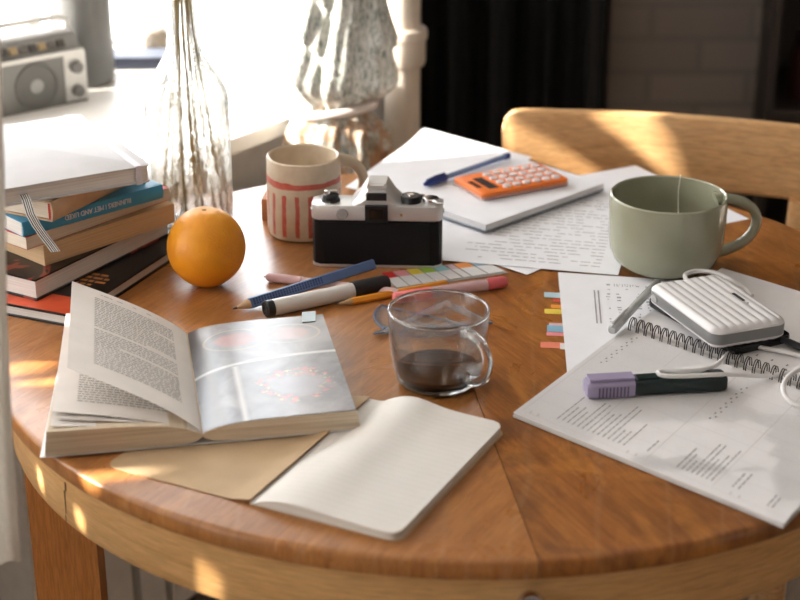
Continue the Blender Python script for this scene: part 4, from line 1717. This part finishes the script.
for x in (.075, RW - .075):
    b = B()
    b.tube([Vector((x, .040 * (1 if 1 else 0), z)) if z < .5 else Vector((x, .024 + .016 * (T - .03 - z) / .3, z)) for z in (.0, .2, .44, .6, T - .044)], [.015, .017, .019, .018, .016], 14, 0, 1.3)
    b.build('rear_leg', chw, chair)
b = B()
b.prism(rrect(RW - .08, .38, .03, 5, RW / 2, -.155), .435, .460, 0, .006)
b.build('seat', chw, chair)
for x in (.075, RW - .075):
    b = B()
    b.tube([Vector((x, -.315, 0)), Vector((x, -.315, .436))], [.014, .019], 12)
    b.build('front_leg', chw, chair)

# ------------------------------------------------------------------ room: the window wall runs obliquely on the left
e_ = Vector((.574, .819, 0))
n_ = Vector((.819, -.574, 0))
W0 = Vector((-.59, 2.30, 0))
wang = math.atan2(e_.y, e_.x)


def Wp(s, t, z):
    return W0 + e_ * s + n_ * t + Vector((0, 0, z))


def wbox(b, s0, s1, t0, t1, z0, z1, mi=0):
    r = [[Wp(s, t, z) for s, t in ((s0, t0), (s0, t1), (s1, t1), (s1, t0))] for z in (z0, z1)]
    b.rings([r[0][::-1], r[1][::-1]], mi)


HT = 2.7
SILL = T
W1a, W1b = -.69, .95
W2a, W2b = -2.25, -.92
WT = 2.25
wallp = M('white_plaster', (.72, .70, .67), .9, var=.04, vs=8, bmp=.05, bs=120)
b = B()
wbox(b, -3.4, W2a, -.14, 0, 0, HT)
wbox(b, W2b, W1a, -.14, 0, 0, HT)
wbox(b, W1b, 1.05, -.14, 0, 0, HT)
for a_, c_ in ((W1a, W1b), (W2a, W2b)):
    wbox(b, a_, c_, -.14, 0, 0, SILL - .03)
    wbox(b, a_, c_, -.14, 0, WT, HT)
struct(b.build('wall_left', wallp))
# deep window bench
b = B()
wbox(b, -2.6, .33, -.10, .45, SILL - .022, SILL)
b.rings([[Wp(s_, t_, z) for s_, t_ in ((.3305, -.10), (.3305, .36), (.50, .29), (.95, .05), (.95, -.10))] for z in (SILL - .022, SILL)])
b.bevel(.006, 3)
struct(b.build('trim_1', M('white_sill_paint', (.86, .84, .81), .35, var=.03)))
b = B()
wbox(b, -2.6, .33, .30, .33, 0, SILL - .022)
struct(b.build('trim_2', M('sill_panel_paint', (.86, .855, .84), .7, var=.08, vs=14)))
frame_m = M('window_paint', (.78, .76, .73), .4, var=.03)
m, n, bs_ = nt('window_pane_glass')
out = n.nodes['Material Output']
tr = N(n, 'ShaderNodeBsdfTransparent')
gls = N(n, 'ShaderNodeBsdfGlossy')
gls.inputs['Roughness'].default_value = .02
fr_ = N(n, 'ShaderNodeLayerWeight')
mx = N(n, 'ShaderNodeMixShader')
n.links.new(math_(n, 'MULTIPLY_ADD', math_(n, 'POWER', fr_.outputs['Facing'], 4), .6, .03), mx.inputs[0])
n.links.new(tr.outputs[0], mx.inputs[1])
n.links.new(gls.outputs[0], mx.inputs[2])
n.links.new(mx.outputs[0], out.inputs[0])
pane_m = m


def window(name, a_, c_, mull):
    b = B()
    fw = .045
    wbox(b, a_, a_ + fw, -.10, -.04, SILL, WT)
    wbox(b, c_ - fw, c_, -.10, -.04, SILL, WT)
    wbox(b, a_ + fw, c_ - fw, -.10, -.04, SILL, SILL + .005)
    wbox(b, a_ + fw, c_ - fw, -.10, -.04, WT - fw, WT)
    for s in mull:
        wbox(b, s - .013, s + .013, -.09, -.05, SILL + .005, WT - fw)
    w = struct(b.build(name, frame_m))
    edges = [a_ + fw] + [x for s in mull for x in (s - .013, s + .013)] + [c_ - fw]
    for k in range(0, len(edges), 2):
        b = B()
        wbox(b, edges[k], edges[k + 1], -.073, -.069, SILL + .005, WT - fw)
        b.build('pane', pane_m, w)
    return w


window('window_1', W1a, W1b, [.13])
window('window_2', W2a, W2b, [-1.7])
# other walls, floor, ceiling
dark_wall = M('dark_wall_paint', (.035, .030, .028), .85, var=.2, vs=6)
room_wall = M('warm_wall_paint', (.26, .23, .205), .9, var=.05, vs=6)
floor_m = wood('floor_boards', (.20, .15, .11), (.26, .20, .15), (.13, .095, .07), .5, .3, (10, 1.2, 4), 0)
b = B()
b.box((1.16, 3.96, HT / 2), (2.52, .12, HT))
struct(b.build('wall_back', dark_wall))
b = B()
b.box((2.36, 1.2, HT / 2), (.12, 5.6, HT))
struct(b.build('wall_right', room_wall))
b = B()
b.box((-.2, -1.06, HT / 2), (5.4, .12, HT))
struct(b.build('wall_front', room_wall))
b = B()
b.box((-.1, 1.4, -.05), (6.2, 5.6, .10))
struct(b.build('floor', floor_m))
b = B()
b.box((-.1, 1.4, HT + .05), (6.2, 5.6, .10))
struct(b.build('ceiling', M('ceiling_paint', (.75, .73, .70), .9, var=.02)))
b = B()
b.rings([[Vector((x, y, z)) for x, y in ((-.10, 3.16), (.02, 3.08), (.02, 3.92), (-.10, 3.92))] for z in (0, HT)])
struct(b.build('trim_3', dark_wall))

# radiator under the bench
rad = thing('radiator', 'pale ribbed radiator under the window sill behind the table leg', 'radiator', Wp(-.40, .36, 0), wang)
rm = M('radiator_enamel', (.84, .80, .74), .4, var=.05)
for k in range(11):
    b = B()
    b.box((.025 + k * .062, -.045, .36), (.046, .07, .52))
    b.bevel(.012, 3)
    b.build('fin', rm, rad)
b = B()
for z in (.13, .59):
    b.tube([Vector((-.01, -.045, z)), Vector((.69, -.045, z))], .018, 12)
b.build('header_pipe', rm, rad)
for x in (.05, .63):
    b = B()
    b.box((x, -.045, .055), (.03, .05, .11))
    b.build('foot', rm, rad)

# heating pipe
hpz = Vector((.004, 2.37, 0))
hpipe = thing('heating_pipe', 'white painted vertical heating pipe with a collar beside the patterned curtain', 'pipe', hpz)
pm = M('pipe_paint', (.66, .57, .48), .45, var=.04)
b = B()
b.lathe([(0, 0), (.0265, 0), (.0265, HT), (0, HT)], 32)
b.build('pipe', pm, hpipe)
b = B()
b.lathe([(.026, T + .012), (.032, T + .014), (.0345, T + .020), (.0345, T + .052), (.0370, T + .055), (.0370, T + .066), (.034, T + .070), (.026, T + .072)], 32, closed=True)
b.build('collar', pm, hpipe)

# ------------------------------------------------------------------ things on the bench
r0, r1 = P(5, 117), P(88, 100)
ra = math.atan2(r1.y - r0.y, r1.x - r0.x)
RWd, RD, RH = .205, .060, .076
radio = thing('radio', 'old silver grey portable radio with a round speaker on the window sill', 'radio', (r1.x, r1.y, T), ra)
rg = M('radio_grey', (.16, .158, .15), .4, var=.06)
rs = M('radio_silver', (.56, .55, .53), .35, .2, var=.05)
rd = M('radio_dark', (.05, .048, .045), .5)
b = B()
b.box((-RWd / 2, RD / 2, RH / 2), (RWd, RD, RH))
b.bevel(.004, 3)
b.build('case', rg, radio)
b = B()
pf_ = [(.004, RH), (.016, RH + .018), (.030, RH + .024), (RD - .004, RH + .022), (RD - .004, RH - .002), (.004, RH - .002)]
b.rings([[Vector((x, y, z)) for y, z in pf_] for x in (-RWd + .004, -.004)])
b.bevel(.003, 2)
b.build('top_deck', M('radio_deck_grey', (.22, .215, .21), .4), radio)
b = B()
b.box((-RWd / 2, -.0008, RH - .003), (RWd - .004, .003, .006))
b.box((-.017, -.0006, RH / 2), (.034, .003, RH - .008))
b.bevel(.0008, 1)
b.build('silver_trim', rs, radio)
b = B()
SM = Matrix.Translation((-.078, -.0002, .034)) @ Matrix.Rotation(PI / 2, 4, 'X')
b.lathe([(0, .001), (.029, .001), (.030, .003), (.0325, .003), (.0335, 0), (0, 0)], 48, M4=SM)
sg = b.build('speaker_grille', M('speaker_mesh', (.12, .118, .11), .55, var=.25, vs=900), radio)
b = B()
b.lathe([(0, .004), (.008, .003), (.010, .001), (0, .001)], 24, M4=SM)
b.build('speaker_badge', M('badge_grey', (.30, .30, .29), .4), sg)
for z in (.018, .052):
    b = B()
    b.lathe([(0, .010), (.0075, .010), (.0085, .009), (.0090, .001), (0, .001)], 28, M4=Matrix.Translation((-.017, -.0018, z)) @ Matrix.Rotation(PI / 2, 4, 'X'))
    b.build('knob', rd if 0 else M('knob_grey', (.13, .125, .12), .4), radio)
sl_n = Vector((0, -.018, .012)).normalized()
rotx = Matrix.Rotation(math.atan2(.018, .012) - PI / 2 + PI / 2, 3, 'X')
for k in range(9):
    b = B()
    b.box((-.032 - k * .0145, .0085, RH + .0095), (.0105, .006, .010), 0, Matrix.Rotation(math.radians(-34), 3, 'X'))
    b.bevel(.001, 1)
    b.build('button', M(('button_dark', 'button_amber', 'button_grey')[(k * 2) % 3], ((.06, .055, .05), (.30, .22, .12), (.12, .11, .10))[(k * 2) % 3], .5), radio)
b = B()
hpnts = [Vector((-RWd + .006, RD * .6, RH)), Vector((-RWd + .006, RD * .6, RH + .034)), Vector((-RWd + .02, RD * .6, RH + .040)), Vector((-.02, RD * .6, RH + .040)), Vector((-.006, RD * .6, RH + .034)), Vector((-.006, RD * .6, RH))]
b.tube(hpnts, .0045, 10)
b.build('carry_handle', rs, radio)

bt = P(82, 87) + Vector((.0, .03, 0))
b = B()
b.lathe([(0, 0), (.040, 0), (.0435, .004), (.0440, .02), (.0440, .128), (.0425, .142), (.037, .153), (.027, .163), (.018, .170), (.015, .178), (.0145, .215), (.017, .217), (.017, .240), (0, .241)], 48)
o = b.build('bottle', M('slate_grey_bottle', (.13, .13, .125), .32, var=.06))
o.location = bt
tag(o, 'dark grey round-shouldered bottle standing behind the radio on the sill', 'bottle')

nbx = P(137, 70)
b = B()
b.box((0, .03, .0095), (.085, .06, .019))
b.bevel(.0015, 2)
o = b.build('box', M('navy_box', (.05, .058, .09), .5))
o.location = nbx
o.rotation_euler = (0, 0, .05)
tag(o, 'flat navy blue box on the sill seen left of the vase', 'box')
jb = P(152, 60)
b = B()
b.lathe([(0, 0), (.019, 0), (.0215, .004), (.0220, .018), (.0205, .027), (.0150, .034), (.007, .0365), (0, .037)], 32)
o = b.build('jar', M('beige_clay', (.42, .35, .27), .6, var=.08))
o.location = jb + Vector((0, .052, 0))
tag(o, 'rounded beige jar on the sill behind the glass vase', 'jar')

# patterned curtain gathered beside the pipe
m, n, bs_ = nt('patterned_curtain_cloth')
ocn = N(n, 'ShaderNodeTexCoord').outputs['Object']
f1 = noise(n, mapping(n, ocn, (150, 150, 48)), 1.6, 4, .6, .8)
c = ramp(n, f1, [(.34, (.13, .16, .14)), (.44, (.34, .37, .33)), (.54, (.56, .57, .53)), (.75, (.70, .70, .67))])
f2 = noise(n, mapping(n, ocn, (40, 40, 26), (0, 0, 0), (7, 2, 0)), 1.3, 3, .6)
sx = N(n, 'ShaderNodeSeparateXYZ')
n.links.new(ocn, sx.inputs[0])
low = ramp(n, sx.outputs[2], [(T + .01, (1, 1, 1)), (T + .07, (0, 0, 0))])
c = mixc(n, math_(n, 'MULTIPLY', math_(n, 'MULTIPLY', ramp(n, f2, [(.47, (0, 0, 0)), (.57, (1, 1, 1))]), low), .75), c, (.42, .22, .10))
n.links.new(c, bs_.inputs['Base Color'])
bs_.inputs['Roughness'].default_value = .8
cur_loc = Wp(.120, .532, 0)
pcur = thing('patterned_curtain', 'grey green floral curtain gathered with a tie beside the pipe', 'curtain', cur_loc, wang - 1.05)


def Scur(u, v):
    z = T - .42 + v * 1.9
    zr = z - (T + .030)
    a = PI * (1.12 - 1.24 * u)
    ph = (zr + .055 * math.cos(a) * 1.0 + .006 * math.sin(5 * a)) / .070
    fr = ph - math.floor(ph)
    tier = fr ** 1.6 * (1 - fr) ** .35 * 2.2
    neck = 1 - .42 * math.exp(-(zr / .022) ** 2)
    r = (.058 + .010 * math.exp(-((zr - .045) / .05) ** 2) + .011 * (1 - tier) + .004 * math.sin(9 * a + 20 * zr) + .002 * math.sin(23 * a + 50 * zr)) * neck
    return Vector((r * 1.08 * math.cos(a), -r * .75 * math.sin(a), z))


b = B()
b.grid(Scur, 80, 330, 0)
b.build('cloth', m, pcur, fix=False)
b = B()
ring = []
for k in range(33):
    a = 2 * PI * k / 32
    ring.append(Vector((.052 * math.cos(a), -.006 + .036 * math.sin(a), T + .030 + .008 * math.cos(a))))
b.tube(ring, .006, 10)
b.build('tie_band', M('tie_cloth', (.60, .54, .50), .8), pcur)

# added sheer across the unseen second window, blocking and softening direct sun
sheer = fabric_translucent('sheer_linen', (.76, .77, .79), .55)
b = B()
sh_s0, sh_s1 = W2a - .05, W2b + .05
holes = [(-1.224, .40, .012, .022), (-1.262, .352, .02, .012), (-1.30, .372, .012, .010), (-1.563, .47, .014, .016), (-1.595, .497, .010, .016), (-1.63, .446, .008, .018), (-1.60, .425, .010, .014)]  # openings shaped to drop sun patches on table, book and apron

for adg, zz_, hw, hh in ((212, -.056, .004, .008), (221, -.060, .005, .009)):
    pt_ = Vector((TC.x + .442 * math.cos(math.radians(adg)), TC.y + .442 * math.sin(math.radians(adg)), 0)) - W0
    kk = (pt_.dot(n_) - .035) / .706
    holes.append((pt_.dot(e_) - .614 * kk, zz_ + .353 * kk, hw, hh))


def Pshe(i, j, nu, nv):
    u, v = i / nu, j / nv
    return Wp(sh_s0 + u * (sh_s1 - sh_s0), .035 + .014 * math.sin(u * 46) + .006 * math.sin(u * 91 + 2), SILL + .004 + v * (WT - SILL + .10))


NUs, NVs = 330, 300
keep = {}
for i in range(NUs):
    for j in range(NVs):
        ss = sh_s0 + (i + .5) / NUs * (sh_s1 - sh_s0)
        zz_ = .004 + (j + .5) / NVs * (WT - SILL + .10)
        if any(((ss - hs_) / hw) ** 2 + ((zz_ - hz) / hh) ** 2 < 1 for hs_, hz, hw, hh in holes):
            continue
        q_ = []
        for ii, jj in ((i, j), (i + 1, j), (i + 1, j + 1), (i, j + 1)):
            if (ii, jj) not in keep:
                keep[ii, jj] = b.v(Pshe(ii, jj, NUs, NVs))
            q_.append(keep[ii, jj])
        b.face(q_)
o = b.build('sun_sheer', sheer, None, fix=False)
tag(o, 'added white sheer curtain outside the view, softening the sun, pierced for sun patches', 'curtain')
# added slanting drape strips, out of view, that shade parts of the chair rail
b = B()
Stl = lambda u, v: Wp(-.80 + .42 * v + (u - .5) * .075, .02 + .012 * math.sin(u * 9), T + .16 + .62 * v)
b.grid(Stl, 10, 16, 0, .003)
o = b.build('shade_strip', M('heavy_linen', (.62, .58, .52), .9), None, fix=False)
tag(o, 'added slanting linen drape strip shading the chair rail, outside the view', 'drape')
b = B()
Stl2 = lambda u, v: Wp(-.675 + .42 * v + (u - .5) * .058, .03 + .012 * math.sin(u * 9), T + .16 + .62 * v)
b.grid(Stl2, 10, 16, 0, .003)
o = b.build('shade_strip', M('heavy_linen', (.62, .58, .52), .9), None, fix=False)
tag(o, 'added narrower second drape strip shading the chair rail, outside the view', 'drape')
# linen panel hanging at the left edge of the view
lin = fabric_translucent('linen_panel', (.80, .76, .70), .6)
b = B()


def Slin(u, v):
    z = T - .058 + v * 1.75
    x = -.2985 + .022 * min(1, v * 1.75 / .40) ** 1.8 - .12 * (1 - u) + .012 * v
    return Vector((x, 1.09 + .016 * math.sin(u * 15 + .5) - .01 * v, z + (.008 * (max(0, u - .93) / .07) ** 2 if v == 0 else 0)))


b.grid(Slin, 60, 16, 0, .0008)
o = b.build('linen_curtain', lin, None, fix=False)
tag(o, 'off-white linen curtain edge hanging at the far left of the view', 'curtain')

# ------------------------------------------------------------------ dark far side of the room
blkc = M('black_cloth', (.008, .008, .009), .8, var=.2)
b = B()


def Sbc(u, v):
    x = .03 + u * .41
    return Vector((x, 3.42 + .03 * math.sin(u * 26) + .012 * math.sin(u * 61), .03 + v * 2.2))


b.grid(Sbc, 120, 6, 0, .002)
o = b.build('black_curtain', blkc, None, fix=False)
tag(o, 'long black curtain hanging in the dark behind the chair', 'curtain')
m, n, bs_ = nt('dusty_brick')
ocn = N(n, 'ShaderNodeTexCoord').outputs['Object']
brk = N(n, 'ShaderNodeTexBrick')
brk.inputs['Color1'].default_value = (.19, .15, .125, 1)
brk.inputs['Color2'].default_value = (.24, .195, .16, 1)
brk.inputs['Mortar'].default_value = (.175, .145, .122, 1)
brk.inputs['Scale'].default_value = 1
brk.inputs['Brick Width'].default_value = .22
brk.inputs['Row Height'].default_value = .075
brk.inputs['Mortar Size'].default_value = .008
n.links.new(mapping(n, ocn, (1, 1, 1), (PI / 2, 0, 0)), brk.inputs['Vector'])
n.links.new(brk.outputs['Color'], bs_.inputs['Base Color'])
bs_.inputs['Roughness'].default_value = .9
b = B()
b.box((.625, 3.70, HT / 2), (.33, .40, HT))
struct(b.build('trim_4', m))
cbn = thing('cabinet', 'tall dark wooden cabinet in the shade at the back right', 'cabinet', (1.08, 3.60, 0))
cbw = wood('very_dark_wood', (.030, .022, .018), (.045, .03, .024), (.02, .014, .012), .5, 0, (20, 20, 2), 0)
b = B()
b.box((-.28, 0, .75), (.02, .40, 1.5))
b.box((.28, 0, .75), (.02, .40, 1.5))
b.box((0, .19, .75), (.56, .02, 1.5))
for z in (.05, .38, .72, 1.1, 1.49):
    b.box((0, 0, z), (.56, .40, .02))
b.build('carcass', cbw, cbn)
b = B()
b.lathe([(0, 0), (.035, 0), (.038, .01), (.038, .10), (.028, .125), (.028, .15), (0, .15)], 24)
o = b.build('jar', M('dull_red_jar', (.05, .012, .010), .5))
o.location = (.90, 3.50, .731 - .34)
tag(o, 'dull red jar on a shelf of the dark cabinet', 'jar')

# ------------------------------------------------------------------ light: sky through the windows, low sun from the left
world = bpy.data.worlds.new('sky')
SC.world = world
world.use_nodes = True
wn = world.node_tree
bg = wn.nodes['Background']
tc = N(wn, 'ShaderNodeTexCoord')
sxw = N(wn, 'ShaderNodeSeparateXYZ')
wn.links.new(tc.outputs['Generated'], sxw.inputs[0])
wn.links.new(ramp(wn, sxw.outputs[2], [(0., (.97, .97, .98)), (.5, (.88, .94, 1.0))]), bg.inputs['Color'])
bg.inputs['Strength'].default_value = 7.8
sun_d = bpy.data.lights.new('sun', 'SUN')
sun_d.energy = 24
sun_d.color = (1.0, .92, .81)
sun_d.angle = math.radians(.6)
sun = bpy.data.objects.new('sun', sun_d)
COL.objects.link(sun)
SUN = Vector((-.95, -.10, .36)).normalized()
sun.rotation_euler = SUN.to_track_quat('Z', 'Y').to_euler()
sun.location = (-3, 1, 3)
for a_, c_ in ((W1a, W1b), (W2a, W2b)):
    d = bpy.data.lights.new('window_portal', 'AREA')
    d.shape = 'RECTANGLE'
    d.size = c_ - a_
    d.size_y = WT - SILL
    d.cycles.is_portal = True
    o = bpy.data.objects.new('window_portal', d)
    COL.objects.link(o)
    o.location = Wp((a_ + c_) / 2, -.12, (WT + SILL) / 2)
    zax, xax = -n_, e_
    yax = zax.cross(xax)
    o.rotation_euler = Matrix((xax, yax, zax)).transposed().to_euler()

SC.view_settings.view_transform = 'Standard'
SC.view_settings.look = 'None'
SC.view_settings.gamma = 1
SC.view_settings.exposure = 0.24
SC.view_settings.use_curve_mapping = False
